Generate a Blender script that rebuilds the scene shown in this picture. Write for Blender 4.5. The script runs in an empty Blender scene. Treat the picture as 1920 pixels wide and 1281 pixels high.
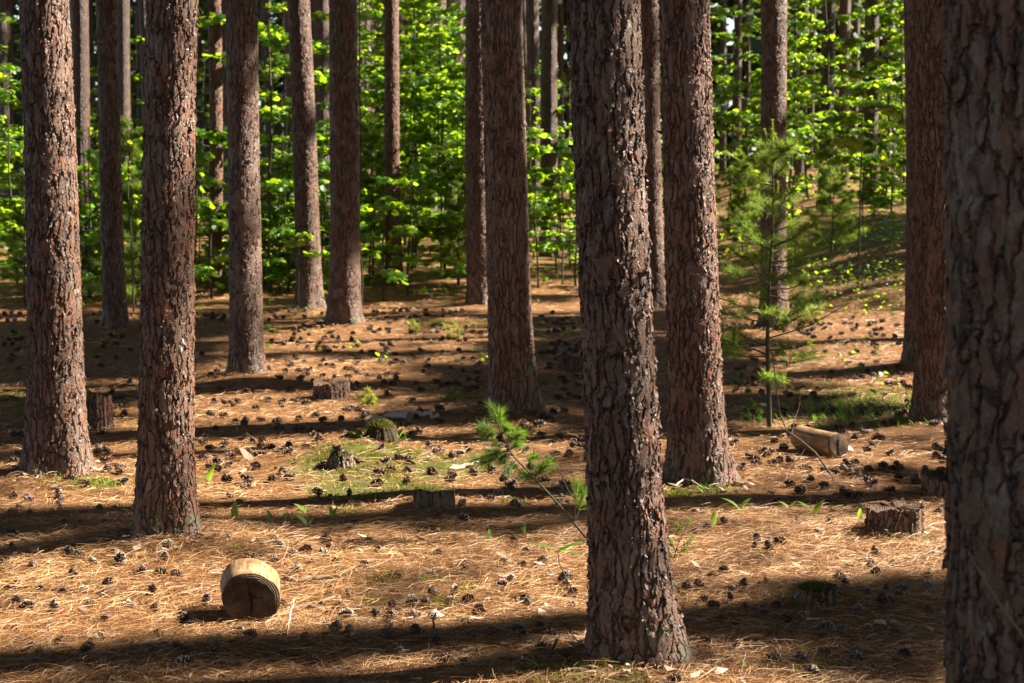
import bpy, math, random
import numpy as np
from math import radians as R
rng = np.random.default_rng(7)
random.seed(7)
sc = bpy.context.scene
COL = sc.collection
PI = math.pi

# ------------------------------------------------------------------ camera maths (pixels of the 1920x1281 photograph)
F, CX, CY, HOR, CH = 3200.0, 960.0, 640.5, 330.0, 1.6
PITCH = math.atan((CY - HOR) / F)
CP, SP = math.cos(PITCH), math.sin(PITCH)
PHI, ELEV = R(14), R(40)
SUN = np.array([math.cos(ELEV) * math.cos(PHI), math.cos(ELEV) * math.sin(PHI), math.sin(ELEV)])
UA = np.array([-math.sin(PHI), math.cos(PHI), 0.0])
VA = np.cross(SUN, UA)

def ray(px, py):
    r, u = (px - CX) / F, -(py - CY) / F
    return r, CP + SP * u, -SP + CP * u        # x, y, z

def sstep(a, b, x):
    t = np.clip((x - a) / (b - a), 0, 1)
    return t * t * (3 - 2 * t)

_perm = rng.random((256, 256))
def vnoise(x, y):
    x = np.asarray(x, float); y = np.asarray(y, float)
    xi, yi = np.floor(x).astype(int), np.floor(y).astype(int)
    fx, fy = x - xi, y - yi
    fx, fy = fx * fx * (3 - 2 * fx), fy * fy * (3 - 2 * fy)
    g = lambda a, b: _perm[a & 255, b & 255]
    return (g(xi, yi) * (1 - fx) + g(xi + 1, yi) * fx) * (1 - fy) + (g(xi, yi + 1) * (1 - fx) + g(xi + 1, yi + 1) * fx) * fy
def fbm(x, y, n=4):
    s, a, t = 0, 1, 0
    for k in range(n):
        s = s + a * vnoise(np.asarray(x) * 2 ** k + 17.3 * k, np.asarray(y) * 2 ** k + 9.1 * k); t += a; a *= .5
    return s / t

MOUNDS = []                                    # x, y, radius, height
def hgt(x, y, mounds=True):
    x = np.asarray(x, float); y = np.asarray(y, float)
    h = .74 * sstep(16, 26, y) * sstep(2.2, 5.8, x - .08 * (y - 20)) + .35 * sstep(20, 34, y) + .9 * sstep(34, 80, y)
    h = h + .05 * (fbm(x * .55 + 5, y * .55, 3) - .5) + .022 * (fbm(x * 3.1, y * 3.1, 2) - .5)
    if mounds:
        for mx, my, mr, mh in MOUNDS:
            q = ((x - mx) ** 2 + (y - my) ** 2) / (mr * mr)
            h = h + mh * np.exp(-q)
    return h
def ground(px, py):
    rx, ry, rz = ray(px, py)
    t = 3.0
    for k in range(400):                       # march, then bisect
        z = CH + rz * t
        if z < float(hgt(rx * t, ry * t)): break
        t += .1
    lo, hi = t - .1, t
    for k in range(14):
        m = (lo + hi) / 2
        if CH + rz * m < float(hgt(rx * m, ry * m)): hi = m
        else: lo = m
    return np.array([rx * hi, ry * hi, CH + rz * hi])
def depth_of(P):                               # distance along the optical axis
    return P[1] * CP + (CH - P[2]) * SP
def project(P):
    P = np.asarray(P, float)
    d = P[..., 1] * CP + (CH - P[..., 2]) * SP
    u = P[..., 1] * SP + (P[..., 2] - CH) * CP
    return CX + F * P[..., 0] / d, CY - F * u / d, d
def at_depth(px, d):
    return (px - CX) / F * d

# ------------------------------------------------------------------ mesh helpers
def build(name, V, Fs, mats, parent=None, smooth=False, attrs=None, midx=None, loc=None):
    """V (n,3); Fs list of (m,k) index arrays; links ONE mesh object."""
    me = bpy.data.meshes.new(name)
    V = np.asarray(V, np.float32)
    Fs = [np.asarray(f, np.int32) for f in Fs if len(f)]
    me.vertices.add(len(V)); me.vertices.foreach_set('co', V.ravel())
    tot = np.concatenate([np.full(len(f), f.shape[1], np.int32) for f in Fs])
    li = np.concatenate([f.ravel() for f in Fs])
    me.loops.add(len(li)); me.loops.foreach_set('vertex_index', li)
    me.polygons.add(len(tot))
    st = np.zeros(len(tot), np.int32); st[1:] = np.cumsum(tot)[:-1]
    me.polygons.foreach_set('loop_start', st)
    me.polygons.foreach_set('loop_total', tot)
    if midx is not None: me.polygons.foreach_set('material_index', np.asarray(midx, np.int32))
    if smooth is not False: me.polygons.foreach_set('use_smooth', np.full(len(tot), True) if smooth is True else smooth)
    for k, a in (attrs or {}).items():
        at = me.attributes.new(k, 'FLOAT', 'POINT'); at.data.foreach_set('value', np.asarray(a, np.float32))
    me.update(calc_edges=True)
    for m in (mats if isinstance(mats, (list, tuple)) else [mats]): me.materials.append(m)
    o = bpy.data.objects.new(name, me); COL.objects.link(o)
    if parent: o.parent = parent
    if loc is not None: o.location = loc
    return o

class MB:
    def __init__(s): s.V = []; s.F = {}; s.n = 0; s.A = []; s.M = {}
    def add(s, V, F, a=0.0, m=0):
        V = np.asarray(V, float).reshape(-1, 3); F = np.asarray(F, int)
        s.V.append(V); s.F.setdefault(F.shape[1], []).append(F + s.n)
        s.M.setdefault(F.shape[1], []).append(np.full(len(F), m))
        s.A.append(np.broadcast_to(np.asarray(a, float), (len(V),)).copy()); s.n += len(V)
    def build(s, name, mats, parent=None, smooth=False, loc=None):
        ks = sorted(s.F)
        return build(name, np.concatenate(s.V), [np.concatenate(s.F[k]) for k in ks], mats, parent, smooth,
                     {'tint': np.concatenate(s.A)}, np.concatenate([np.concatenate(s.M[k]) for k in ks]), loc)

def tube(pts, rad, n=6, cap=True):
    pts = np.asarray(pts, float); rad = np.broadcast_to(np.asarray(rad, float), (len(pts),))
    T = np.gradient(pts, axis=0); T /= np.linalg.norm(T, axis=1)[:, None] + 1e-9
    ref = np.array([0, 0, 1.]) if abs(T[:, 2]).mean() < .8 else np.array([1., 0, 0])
    A = np.cross(T, ref); A /= np.linalg.norm(A, axis=1)[:, None] + 1e-9
    B = np.cross(T, A)
    th = np.arange(n) / n * 2 * PI
    V = pts[:, None, :] + rad[:, None, None] * (np.cos(th)[None, :, None] * A[:, None, :] + np.sin(th)[None, :, None] * B[:, None, :])
    V = V.reshape(-1, 3)
    i = np.arange(len(pts) - 1)[:, None] * n; j = np.arange(n)[None, :]; k = (np.arange(n)[None, :] + 1) % n
    Q = np.stack([i + j, i + k, i + n + k, i + n + j], -1).reshape(-1, 4)
    return V, Q

def bend(p0, p1, n=6, amp=.1, seed=None, sag=0.0):
    r = rng if seed is None else np.random.default_rng(seed)
    p0, p1 = np.asarray(p0, float), np.asarray(p1, float)
    t = np.linspace(0, 1, n)[:, None]
    L = np.linalg.norm(p1 - p0)
    off = r.normal(0, 1, (n, 3)) * amp * L * .35
    off = (off + np.roll(off, 1, 0)) / 2 * np.sin(t * PI)
    P = p0 + (p1 - p0) * t + off
    P[:, 2] -= sag * L * np.sin(t[:, 0] * PI)
    return P

def tag(o, label=None, cat=None, group=None, kind=None):
    if label: o['label'] = label
    if cat: o['category'] = cat
    if group: o['group'] = group
    if kind: o['kind'] = kind
    return o
def empty(name, loc, label, cat, group=None):
    o = bpy.data.objects.new(name, None); COL.objects.link(o); o.location = tuple(loc); o.empty_display_size = .1
    return tag(o, label, cat, group)
def copy_thing(root, loc, rz=0, scale=1.0, label=None, group=None):
    r = root.copy(); COL.objects.link(r)
    r.location = tuple(loc); r.rotation_euler = (0, 0, rz); r.scale = (scale,) * 3
    if label: r['label'] = label
    if group: r['group'] = group
    for ch in list(root.children):
        c = ch.copy(); COL.objects.link(c); c.parent = r
    return r

# ------------------------------------------------------------------ materials
def mat(name):
    m = bpy.data.materials.new(name); m.use_nodes = True
    nt = m.node_tree; nt.nodes.clear()
    out = nt.nodes.new('ShaderNodeOutputMaterial')
    return m, nt, out
class G:
    def __init__(s, nt): s.nt = nt
    def n(s, t, **kw):
        nd = s.nt.nodes.new('ShaderNode' + t)
        for k, v in kw.items():
            if k in nd.inputs.keys() or (isinstance(k, int)): nd.inputs[k].default_value = v
            else: setattr(nd, k, v)
        return nd
    def l(s, a, b): s.nt.links.new(a, b)
    def set(s, inp, v):
        if hasattr(v, 'is_linked') or isinstance(v, bpy.types.NodeSocket): s.nt.links.new(v, inp)
        else: inp.default_value = v
    def math(s, op, a, b=0.0, c=0.0):
        nd = s.nt.nodes.new('ShaderNodeMath'); nd.operation = op
        for i, v in enumerate((a, b, c)): s.set(nd.inputs[i], v)
        return nd.outputs[0]
    def vmath(s, op, a, b=(0, 0, 0)):
        nd = s.nt.nodes.new('ShaderNodeVectorMath'); nd.operation = op
        s.set(nd.inputs[0], a); s.set(nd.inputs[1], b)
        return nd.outputs[0]
    def mix(s, f, a, b):
        nd = s.nt.nodes.new('ShaderNodeMix'); nd.data_type = 'RGBA'
        s.set(nd.inputs[0], f)
        for i, v in ((6, a), (7, b)):
            s.set(nd.inputs[i], v if isinstance(v, bpy.types.NodeSocket) else (*v, 1))
        return nd.outputs[2]
    def ramp(s, f, stops, interp='LINEAR'):
        nd = s.nt.nodes.new('ShaderNodeValToRGB'); nd.color_ramp.interpolation = interp
        el = nd.color_ramp.elements
        while len(el) < len(stops): el.new(.5)
        for e, (p, c) in zip(el, stops): e.position = p; e.color = (*c, 1) if len(c) == 3 else c
        s.l(f, nd.inputs[0]); return nd.outputs[0]
    def rng(s, v, a, b, c=0.0, d=1.0, smooth=True):
        nd = s.nt.nodes.new('ShaderNodeMapRange'); nd.interpolation_type = 'SMOOTHSTEP' if smooth else 'LINEAR'
        s.l(v, nd.inputs[0])
        for i, q in enumerate((a, b, c, d)): nd.inputs[i + 1].default_value = q
        return nd.outputs[0]
    def noise(s, vec, scale, detail=3, rough=.5, out=0):
        nd = s.nt.nodes.new('ShaderNodeTexNoise'); nd.inputs['Scale'].default_value = scale
        nd.inputs['Detail'].default_value = detail; nd.inputs['Roughness'].default_value = rough
        s.l(vec, nd.inputs['Vector']); return nd.outputs[out]
    def vor(s, vec, scale, feature='F1'):
        nd = s.nt.nodes.new('ShaderNodeTexVoronoi'); nd.feature = feature
        nd.inputs['Scale'].default_value = scale; s.l(vec, nd.inputs['Vector']); return nd
    def attr(s, name):
        nd = s.nt.nodes.new('ShaderNodeAttribute'); nd.attribute_name = name; return nd.outputs['Fac']
    def pbsdf(s, color, rough=.8, spec=.3):
        nd = s.nt.nodes.new('ShaderNodeBsdfPrincipled')
        s.set(nd.inputs['Base Color'], color if isinstance(color, bpy.types.NodeSocket) else (*color, 1))
        s.set(nd.inputs['Roughness'], rough); nd.inputs['Specular IOR Level'].default_value = spec
        return nd

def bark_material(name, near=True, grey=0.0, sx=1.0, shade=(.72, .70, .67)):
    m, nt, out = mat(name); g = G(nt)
    tc = g.n('TexCoord').outputs['Object']
    rnd = g.n('ObjectInfo').outputs['Random']
    off = g.vmath('SCALE', (3.1, 7.7, 5.3)); off.node.inputs['Scale'].default_value = 1
    g.l(g.math('MULTIPLY', rnd, 9.0), off.node.inputs['Scale'])
    co = g.vmath('ADD', tc, off)
    w = g.vmath('SUBTRACT', g.noise(co, 6, 3, .6, out=1), (.5, .5, .5))
    co2 = g.vmath('ADD', co, g.vmath('MULTIPLY', w, (.07, .07, .16)))
    w2 = g.vmath('SUBTRACT', g.noise(co, 38, 3, .6, out=1), (.5, .5, .5))
    co2 = g.vmath('ADD', co2, g.vmath('MULTIPLY', w2, (.020, .020, .034)))
    # long plates parted by furrows that open and close
    e1 = g.vor(g.vmath('MULTIPLY', co2, (1, 1, .16)), 38 * sx, 'DISTANCE_TO_EDGE').outputs['Distance']
    op = g.rng(g.noise(g.vmath('MULTIPLY', co, (1, 1, .5)), 15, 2, .5), .30, .52)
    e1 = g.math('ADD', e1, g.math('MULTIPLY', g.math('SUBTRACT', 1, op), .15))
    plate = g.rng(e1, .01, .17)
    def flakes(scale, zs):
        c = g.vmath('MULTIPLY', co2, (1, 1, zs)); v = g.vor(c, scale * sx)
        sp = g.n('SeparateColor'); g.l(v.outputs['Color'], sp.inputs[0])
        d = g.n('SeparateXYZ'); g.l(g.vmath('MULTIPLY', g.vmath('SUBTRACT', c, v.outputs['Position']), (scale, scale, scale)), d.inputs[0])
        t = g.math('MULTIPLY', d.outputs[2], g.math('SUBTRACT', sp.outputs[2], .35))
        t = g.math('ADD', t, g.math('MULTIPLY', g.math('ADD', d.outputs[0], d.outputs[1]), g.math('SUBTRACT', sp.outputs[1], .5)))
        return sp.outputs[0], sp.outputs[1], t
    h2, hcol, t2 = flakes(60, .38)
    h3, hcol3, t3 = flakes(118, .55)
    fine = g.noise(co, 170, 4, .65)
    big = g.noise(co, 5.5, 3, .6)
    # height in metres
    hh = g.math('MULTIPLY', plate, .0095)
    hh = g.math('ADD', hh, g.math('MULTIPLY', h2, .0042))
    hh = g.math('ADD', hh, g.math('MULTIPLY', t2, .0036))
    hh = g.math('ADD', hh, g.math('MULTIPLY', h3, .0014))
    hh = g.math('ADD', hh, g.math('MULTIPLY', t3, .0014))
    hh = g.math('ADD', hh, g.math('MULTIPLY', fine, .0014))
    hh = g.math('SUBTRACT', hh, .0115)
    # colour
    f = g.math('ADD', g.math('MULTIPLY', hcol, .50), g.math('MULTIPLY', hcol3, .34))
    f = g.math('ADD', f, g.math('MULTIPLY', g.math('SUBTRACT', big, .5), .9 ))
    f = g.math('ADD', g.math('ADD', f, g.math('MULTIPLY', rnd, .22)), -.01 + grey)
    col = g.ramp(f, [(.0, (.265, .068, .016)), (.22, (.255, .088, .028)), (.42, (.130, .055, .026)), (.60, (.195, .100, .054)), (.82, (.235, .150, .098)), (1, (.30, .235, .18))])
    col = g.mix(g.rng(fine, .35, .7, .0, .4), col, (.085, .046, .032))
    col = g.mix(g.math('MULTIPLY', g.math('SUBTRACT', 1, g.rng(e1, .01, .13)), .93), col, (.022, .011, .007))  # dark inner bark in the furrows, their shade deepened in the colour
    dk = g.n('Mix', data_type='RGBA', blend_type='MULTIPLY'); dk.inputs[0].default_value = 1
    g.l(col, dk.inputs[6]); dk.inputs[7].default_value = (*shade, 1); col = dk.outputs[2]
    # lichen specks and the mossy foot
    lich = g.rng(g.noise(co, 28, 3, .6), .66, .76, 0, .6)
    col = g.mix(lich, col, (.26, .25, .22))
    z = g.n('SeparateXYZ'); g.l(tc, z.inputs[0])
    foot = g.math('MULTIPLY', g.rng(z.outputs[2], .02, .26, 1, 0), g.rng(g.noise(co, 13, 3, .6), .48, .66))
    col = g.mix(g.math('MULTIPLY', foot, .6), col, (.065, .080, .026))
    b = g.pbsdf(col, g.rng(fine, .2, .8, .42, .75), .6)
    g.l(b.outputs[0], out.inputs['Surface'])
    if near:
        d = g.n('Displacement', Midlevel=0.0, Scale=1.0); g.l(hh, d.inputs['Height'])
        g.l(d.outputs[0], out.inputs['Displacement'])
        m.displacement_method = 'BOTH'
    else:
        bp = g.n('Bump', Strength=1.0, Distance=1.3); g.l(hh, bp.inputs['Height']); g.l(bp.outputs[0], b.inputs['Normal'])
    return m

def tint_material(name, stops, rough=.75, spec=.25, trans=None, tf=.4, bump=None):
    """colour from the per-vertex 'tint' value; trans = colour of light let through"""
    m, nt, out = mat(name); g = G(nt)
    t = g.attr('tint')
    co = g.n('TexCoord').outputs['Object']
    nz = g.noise(co, 30 if bump is None else bump[0], 3, .6)
    t2 = g.math('ADD', t, g.math('MULTIPLY', g.math('SUBTRACT', nz, .5), .25))
    if name == 'cone_scales': t2 = g.math('MULTIPLY', t2, g.math('ADD', .72, g.math('MULTIPLY', g.n('ObjectInfo').outputs['Random'], .36)))
    col = g.ramp(t2, stops)
    b = g.pbsdf(col, rough, spec)
    sh = b.outputs[0]
    if bump:
        bp = g.n('Bump', Strength=bump[2] if len(bump) > 2 else .6, Distance=bump[1]); g.l(nz, bp.inputs['Height']); g.l(bp.outputs[0], b.inputs['Normal'])
    if trans:
        tr = g.n('BsdfTranslucent'); g.l(g.ramp(t, trans), tr.inputs[0])
        mx = g.n('MixShader'); mx.inputs[0].default_value = tf
        g.l(sh, mx.inputs[1]); g.l(tr.outputs[0], mx.inputs[2]); sh = mx.outputs[0]
    g.l(sh, out.inputs['Surface'])
    return m

M = {}
M['bark'] = bark_material('pine_bark')
M['bark_grey'] = bark_material('pine_bark_grey', True, .03)
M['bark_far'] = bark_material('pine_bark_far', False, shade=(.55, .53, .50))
M['needle_litter'] = tint_material('needle_litter', [(0, (.065, .026, .010)), (.3, (.19, .078, .025)), (.6, (.37, .180, .060)), (.85, (.56, .325, .130)), (1, (.72, .50, .27))], .55, .45)
M['chip'] = tint_material('chips', [(0, (.13, .075, .045)), (.5, (.34, .22, .14)), (1, (.60, .50, .40))], .7, .3)
M['cone'] = tint_material('cone_scales', [(0, (.022, .011, .007)), (.5, (.075, .038, .022)), (.78, (.16, .10, .07)), (.92, (.46, .38, .31)), (1, (.55, .47, .40))], .6, .4)
M['twig'] = tint_material('twig_bark', [(0, (.07, .045, .03)), (.5, (.19, .125, .08)), (1, (.46, .37, .28))], .8, .25, bump=(80, .004))
M['stem'] = tint_material('stem_bark', [(0, (.028, .030, .016)), (.5, (.075, .062, .038)), (1, (.16, .125, .085))], .8, .25, bump=(60, .004))
M['needles'] = tint_material('green_needles', [(0, (.035, .075, .014)), (.5, (.085, .145, .024)), (1, (.20, .23, .035))], .5, .4,
                             [(0, (.06, .15, .014)), (.5, (.20, .34, .025)), (1, (.48, .54, .05))], .5)
M['crown'] = tint_material('crown_needles', [(0, (.02, .042, .013)), (1, (.05, .085, .022))], .6, .3)
M['leaf'] = tint_material('maple_leaves', [(0, (.020, .060, .010)), (.5, (.042, .115, .014)), (1, (.085, .165, .018))], .42, .4,
                          [(0, (.17, .36, .012)), (.5, (.36, .56, .014)), (1, (.58, .70, .02))], .52)
M['herb'] = tint_material('herb_leaves', [(0, (.05, .13, .02)), (.5, (.10, .22, .03)), (1, (.17, .28, .04))], .4, .4,
                          [(0, (.15, .36, .02)), (.5, (.30, .55, .03)), (1, (.48, .66, .05))], .5)
M['moss'] = tint_material('moss', [(0, (.05, .050, .012)), (.5, (.15, .15, .022)), (1, (.29, .27, .04))], .8, .2,
                          [(0, (.12, .13, .01)), (1, (.4, .4, .03))], .25)
M['far'] = tint_material('far_leaves', [(0, (.018, .034, .010)), (.5, (.045, .072, .020)), (1, (.12, .12, .035))], .6, .3,
                         [(0, (.05, .10, .012)), (.5, (.15, .24, .02)), (1, (.40, .42, .06))], .4)
M['red'] = tint_material('red_petal', [(0, (.55, .01, .02)), (1, (.65, .02, .04))], .4, .4)
M['resin'] = tint_material('resin', [(0, (.7, .68, .62)), (1, (.8, .78, .74))], .35, .5)

def ground_material():
    m, nt, out = mat('needle_floor'); g = G(nt)
    co = g.n('TexCoord').outputs['Object']
    n1 = g.noise(co, 1.3, 4, .6); n2 = g.noise(co, 14, 5, .65); 
    st = g.noise(g.vmath('MULTIPLY', g.vmath('ADD', co, g.vmath('MULTIPLY', g.noise(co, 9, 2, .5, out=1), (.25, .25, 0))), (1, 3.3, 1)), 70, 4, .7)
    f = g.math('ADD', g.math('MULTIPLY', n2, .55), g.math('MULTIPLY', st, .5))
    col = g.ramp(f, [(.28, (.055, .024, .010)), (.45, (.14, .060, .020)), (.6, (.25, .118, .038)), (.78, (.40, .22, .085))])
    col = g.mix(g.rng(n1, .35, .7, 0, .45), col, (.24, .11, .036))
    ms = g.attr('moss'); ms = g.rng(g.math('ADD', ms, g.math('MULTIPLY', g.math('SUBTRACT', n2, .5), 1.1)), .35, .75)
    col = g.mix(ms, col, g.ramp(st, [(.3, (.055, .06, .012)), (.7, (.17, .16, .03))]))
    b = g.pbsdf(col, .85, .2)
    bp = g.n('Bump', Strength=.9, Distance=.05); g.l(g.math('ADD', n2, g.math('MULTIPLY', st, .5)), bp.inputs['Height']); g.l(bp.outputs[0], b.inputs['Normal'])
    g.l(b.outputs[0], out.inputs['Surface'])
    return m

# ------------------------------------------------------------------ where the pines stand (photo pixels)
# key: base px, base py, width px at the middle, top px (image row 0), width px at the top, label
PINES = {
 'A': (108, 893, 108, 80, 96, 'grey barked pine with mossy foot, second weathered stump hiding just behind it'),
 'B': (312, 1012, 107, 324, 99, 'tall reddish pine standing right behind the round sawn log, white resin on its bark'),
 'C': (463, 702, 65, 459, 62, 'straight dark pine standing alone beyond the pine with white resin'),
 'D': (581, 579, 49, 556, 46, 'pine leaning to the left, with a small leafy twig at its foot'),
 'E': (646, 609, 60, 647, 57, 'dark pine beside a thin black stem, to the right of the leaning pine'),
 'F': (740, 538, 32, 733, 30, 'slim pine ringed by bright maple leaves with sunlit right edge'),
 'G': (902, 571, 52, 896, 50, 'reddish pine half hidden behind the left edge of a thicker dark pine'),
 'H': (961, 773, 86, 934, 84, 'thick dark pine with flared foot, standing behind the leaning pine seedling'),
 'I': (1183, 1248, 142, 1143, 138, 'biggest sharp pine, flaky bark with sunlit right edge and mossy flared root'),
 'J': (1308, 912, 106, 1291, 98, 'pine with a pale sunlit root flare, just behind the biggest flaky pine'),
 'K': (1230, 579, 40, 1216, 38, 'slim pine glimpsed in the gap between the two big sunlit pines'),
 'L': (1452, 614, 52, 1447, 52, 'pine standing behind the young green pine sapling'),
 'N': (1731, 688, 72, 1728, 66, 'pine mostly hidden behind another pine, its left edge facing the mossy bank'),
 'M': (1760, 792, 86, 1752, 82, 'dark pine with mossy foot, partly covered by the blurred closest trunk'),
 'P': (217, 617, 46, 194, 43, 'reddish pine leaning left between the two big left hand pines'),
 'R': (404, 540, 29, 400, 27, 'slim grey pine with a bright sunlit right edge, standing in sunlit leaves'),
}
POS = {}
for k, v in PINES.items(): POS[k] = ground(v[0], v[1])
POS['O'] = np.array([at_depth(1974, 3.25), 3.25, 0.0])
PINES['O'] = (1974, 1880, 315, 1914, 330, 'blurred thick pine trunk closest to the camera, cut by the picture edge')
FIXED = []
for px, py, r_, h_ in ((640, 868, .30, .085), (715, 835, .30, .06), (760, 880, .55, .05), (250, 1030, .5, .03), (810, 945, .25, .03), (1540, 1125, .3, .03), (1690, 1000, .3, .03), (1650, 560, .9, .12), (880, 790, .5, .04), (1000, 700, .4, .05), (140, 660, .6, .06), (460, 720, .5, .03), (800, 600, .8, .06)):
    p = ground(px, py); FIXED.append((p[0], p[1], r_, h_))
RADK = {k: PINES[k][2] * depth_of(POS[k]) / F / 2 for k in POS}
for it_ in range(6):
    MOUNDS[:] = FIXED + [(p[0], p[1], .28 + RADK[k] * 1.2, .05) for k, p in POS.items()]
    for k in POS:
        if k == 'O': POS[k][2] = float(hgt(POS[k][0], POS[k][1])); continue
        x, y = POS[k][0], POS[k][1]; rr = RADK[k] * 1.12
        for q in range(12):
            fx, fy, fd = project(np.array([x, y - rr, float(hgt(x, y - rr))]))
            y += (fy - PINES[k][1]) * fd * fd / (F * CH) * .7; x = (PINES[k][0] - CX) / F * depth_of(np.array([x, y, 0.]))
        POS[k] = np.array([x, y, float(hgt(x, y)) - .01])

# ------------------------------------------------------------------ trunks
def trunk_mesh(rad, lean, zfine, nth, dzf, H=19.0, seed=0, flakes=0, flare=.36, stubs=0, rtop=None, lobes=None):
    """local coordinates, foot at the origin"""
    r = np.random.default_rng(seed)
    zs = np.concatenate([np.arange(-.12, zfine, dzf), np.linspace(zfine, H, 14)])
    th = np.arange(nth) / nth * 2 * PI
    k1, p1, p2 = r.integers(4, 6), r.random() * 6.28, r.random() * 6.28
    rt = rad if rtop is None else rtop
    ztopv = zfine
    def radius(z, t):
        base = rad + (rt - rad) * np.clip(z / ztopv, 0, 1)
        base = base * np.clip(1 - .75 * np.clip((z - ztopv) / (H - ztopv), 0, 1), .1, 1)
        zz = np.clip(z, 0, 9)
        fl = flare * np.exp(-zz / .13) * (.55 + .45 * np.cos(k1 * t + p1)) + .12 * np.exp(-zz / .5)
        if lobes is not None:
            for a, amp, zl in lobes: fl = fl + amp * np.exp(-zz / zl) * np.exp(-((np.angle(np.exp(1j * (t - a)))) / .55) ** 2)
        wob = .018 * np.sin(2 * t + p2 + z * .9) + .014 * np.sin(3 * t - z * 1.7 + p1) + .012 * np.sin(z * 3.1 + p2)
        return base * (1 + fl + wob)
    w0, w1 = r.random() * 6, r.random() * 6
    def axis(z):
        return lean[0] * z + .012 * np.sin(z * 1.1 + w0) - .012 * math.sin(w0), lean[1] * z + .012 * np.sin(z * .9 + w1) - .012 * math.sin(w1)
    Z, T = np.meshgrid(zs, th, indexing='ij')
    Rr = radius(Z, T); ax, ay = axis(Z)
    V = np.stack([ax + Rr * np.cos(T), ay + Rr * np.sin(T), Z], -1).reshape(-1, 3)
    nz = len(zs)
    i = np.arange(nz - 1)[:, None] * nth; j = np.arange(nth)[None, :]; k = (j + 1) % nth
    Q = np.stack([i + j, i + k, i + nth + k, i + nth + j], -1).reshape(-1, 4)
    Vs, Qs = [V], [Q]; n = len(V)
    if flakes:
        N = flakes
        z0 = r.uniform(.1, zfine, N); t0 = r.uniform(0, 2 * PI, N)
        w = r.uniform(.006, .014, N); h = r.uniform(.012, .042, N)
        lift = r.uniform(.001, .006, N) * r.choice([1, 1, 1.7], N)
        up = r.random(N) < .35
        P = np.zeros((N, 9, 3))
        for a in range(3):
            for b in range(3):
                zz = z0 + (b - 1) * h * .5 * (1.0 if a == 1 else r.uniform(.7, 1.0, N))
                rad_ = radius(zz, t0)
                tt = t0 + (a - 1) * w * .5 / rad_ * (1 if b == 1 else r.uniform(.55, .95, N))
                e = np.where(up, b / 2.0, 1 - b / 2.0)                     # which end curls away
                side = np.where(r.random(N) < .5, a / 2.0, 1 - a / 2.0)
                rr = rad_ + .001 + lift * (e ** 1.6) + .002 * side
                ax, ay = axis(zz)
                P[:, a * 3 + b] = np.stack([ax + rr * np.cos(tt), ay + rr * np.sin(tt), zz], -1)
        idx = np.array([[a * 3 + b, (a + 1) * 3 + b, (a + 1) * 3 + b + 1, a * 3 + b + 1] for a in range(2) for b in range(2)])
        Vs.append(P.reshape(-1, 3)); Qs.append((np.arange(N)[:, None, None] * 9 + idx[None]).reshape(-1, 4) + n); n += N * 9
    for s_ in range(stubs):                                                # snapped dead twigs
        z = r.uniform(.5, zfine); t = r.uniform(0, 2 * PI); rad_ = float(radius(np.array(z), np.array(t))); ax, ay = axis(z)
        d = np.array([math.cos(t), math.sin(t), r.uniform(-.2, .4)])
        p0 = np.array([ax, ay, z]) + d * (rad_ - .02); L = r.uniform(.03, .07)
        v, q = tube([p0, p0 + d * L * .6, p0 + d * L], [.009, .007, .004], 6); Vs.append(v); Qs.append(q + n); n += len(v)
    return np.concatenate(Vs), np.concatenate(Qs), axis

TREES = []            # every pine that can carry crown clumps: dict(root, pos, lean)
def add_pine(key, pos, rad, lean, label, zfine, nth, dzf, seed, flakes=0, material=None, rtop=None, group='red pines of the grove', **kw):
    root = empty('pine_tree', pos, label, 'pine tree', group)
    V, Q, axis = trunk_mesh(rad, lean, zfine, nth, dzf, seed=seed, flakes=flakes, rtop=rtop, **kw)
    build('trunk', V, [Q], material or M['bark'], root, smooth=True)
    TREES.append(dict(root=root, pos=np.asarray(pos, float), lean=lean, key=key, axis=axis))
    return root
for i, (k, v) in enumerate(PINES.items()):
    p = POS[k]; d = depth_of(p)
    wm, wt = v[2] * d / F / 2 * .985 - .010, v[4] * d / F / 2 * .985 - .010
    rx, ry, rz = ray(v[3], 0); t = p[1] / ry
    ztop = CH + rz * t - p[2]
    lx = (rx * t - p[0]) / ztop
    near = k in 'ABHIJOM'
    lob = None
    if k == 'I': lob = [(-.3, .75, .20), (-2.6, .10, .2)]
    elif k == 'J': lob = [(-.3, .45, .2), (-2.9, .12, .2)]
    elif k == 'B': lob = [(-2.9, .22, .25), (-.2, .22, .2)]
    elif k == 'A': lob = [(-2.7, .15, .25), (-.4, .15, .25)]
    elif k == 'H': lob = [(-.2, .35, .25), (-2.9, .1, .2)]
    root = add_pine(k, p, wm, (lx, rng.uniform(-.01, .01)), v[5], ztop + .35, 260 if k in 'IBJA' else 200 if near else 120,
             .0055 if k in 'IBJAO' else .009 if near else .016, 100 + i, flakes=2600 if k in 'IJ' else 1600 if k in 'AB' else 900 if near else 350,
             material=M['bark_grey'] if k in 'AIO' else M['bark'], rtop=wt, lobes=lob, stubs=5 if near else 6)
    if k == 'B':
        mb = MB(); r_ = np.random.default_rng(4)
        for (qx, qy, s_) in ((340, 655, 1.0), (343, 640, .7), (336, 680, .9), (338, 675, .5), (345, 700, .5), (333, 760, .4), (337, 795, .5), (340, 865, .45)):
            d_ = d - wm * .75; P = np.array(ray(qx, qy)); P = P / P[1] * (p[1] - wm * .72); P[2] += CH
            P = P - p
            v_, q_ = tube([P + (0, 0, .013 * s_), P + (0, -.004, .007 * s_), P + (0, -.006, -.005 * s_), P + (0, 0, -.018 * s_)], np.array([.001, .0035, .0045, .0006]) * s_, 7)
            mb = MB(); mb.add(v_, q_, r_.random()); mb.build('resin_drip', M['resin'], root, True)

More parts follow.
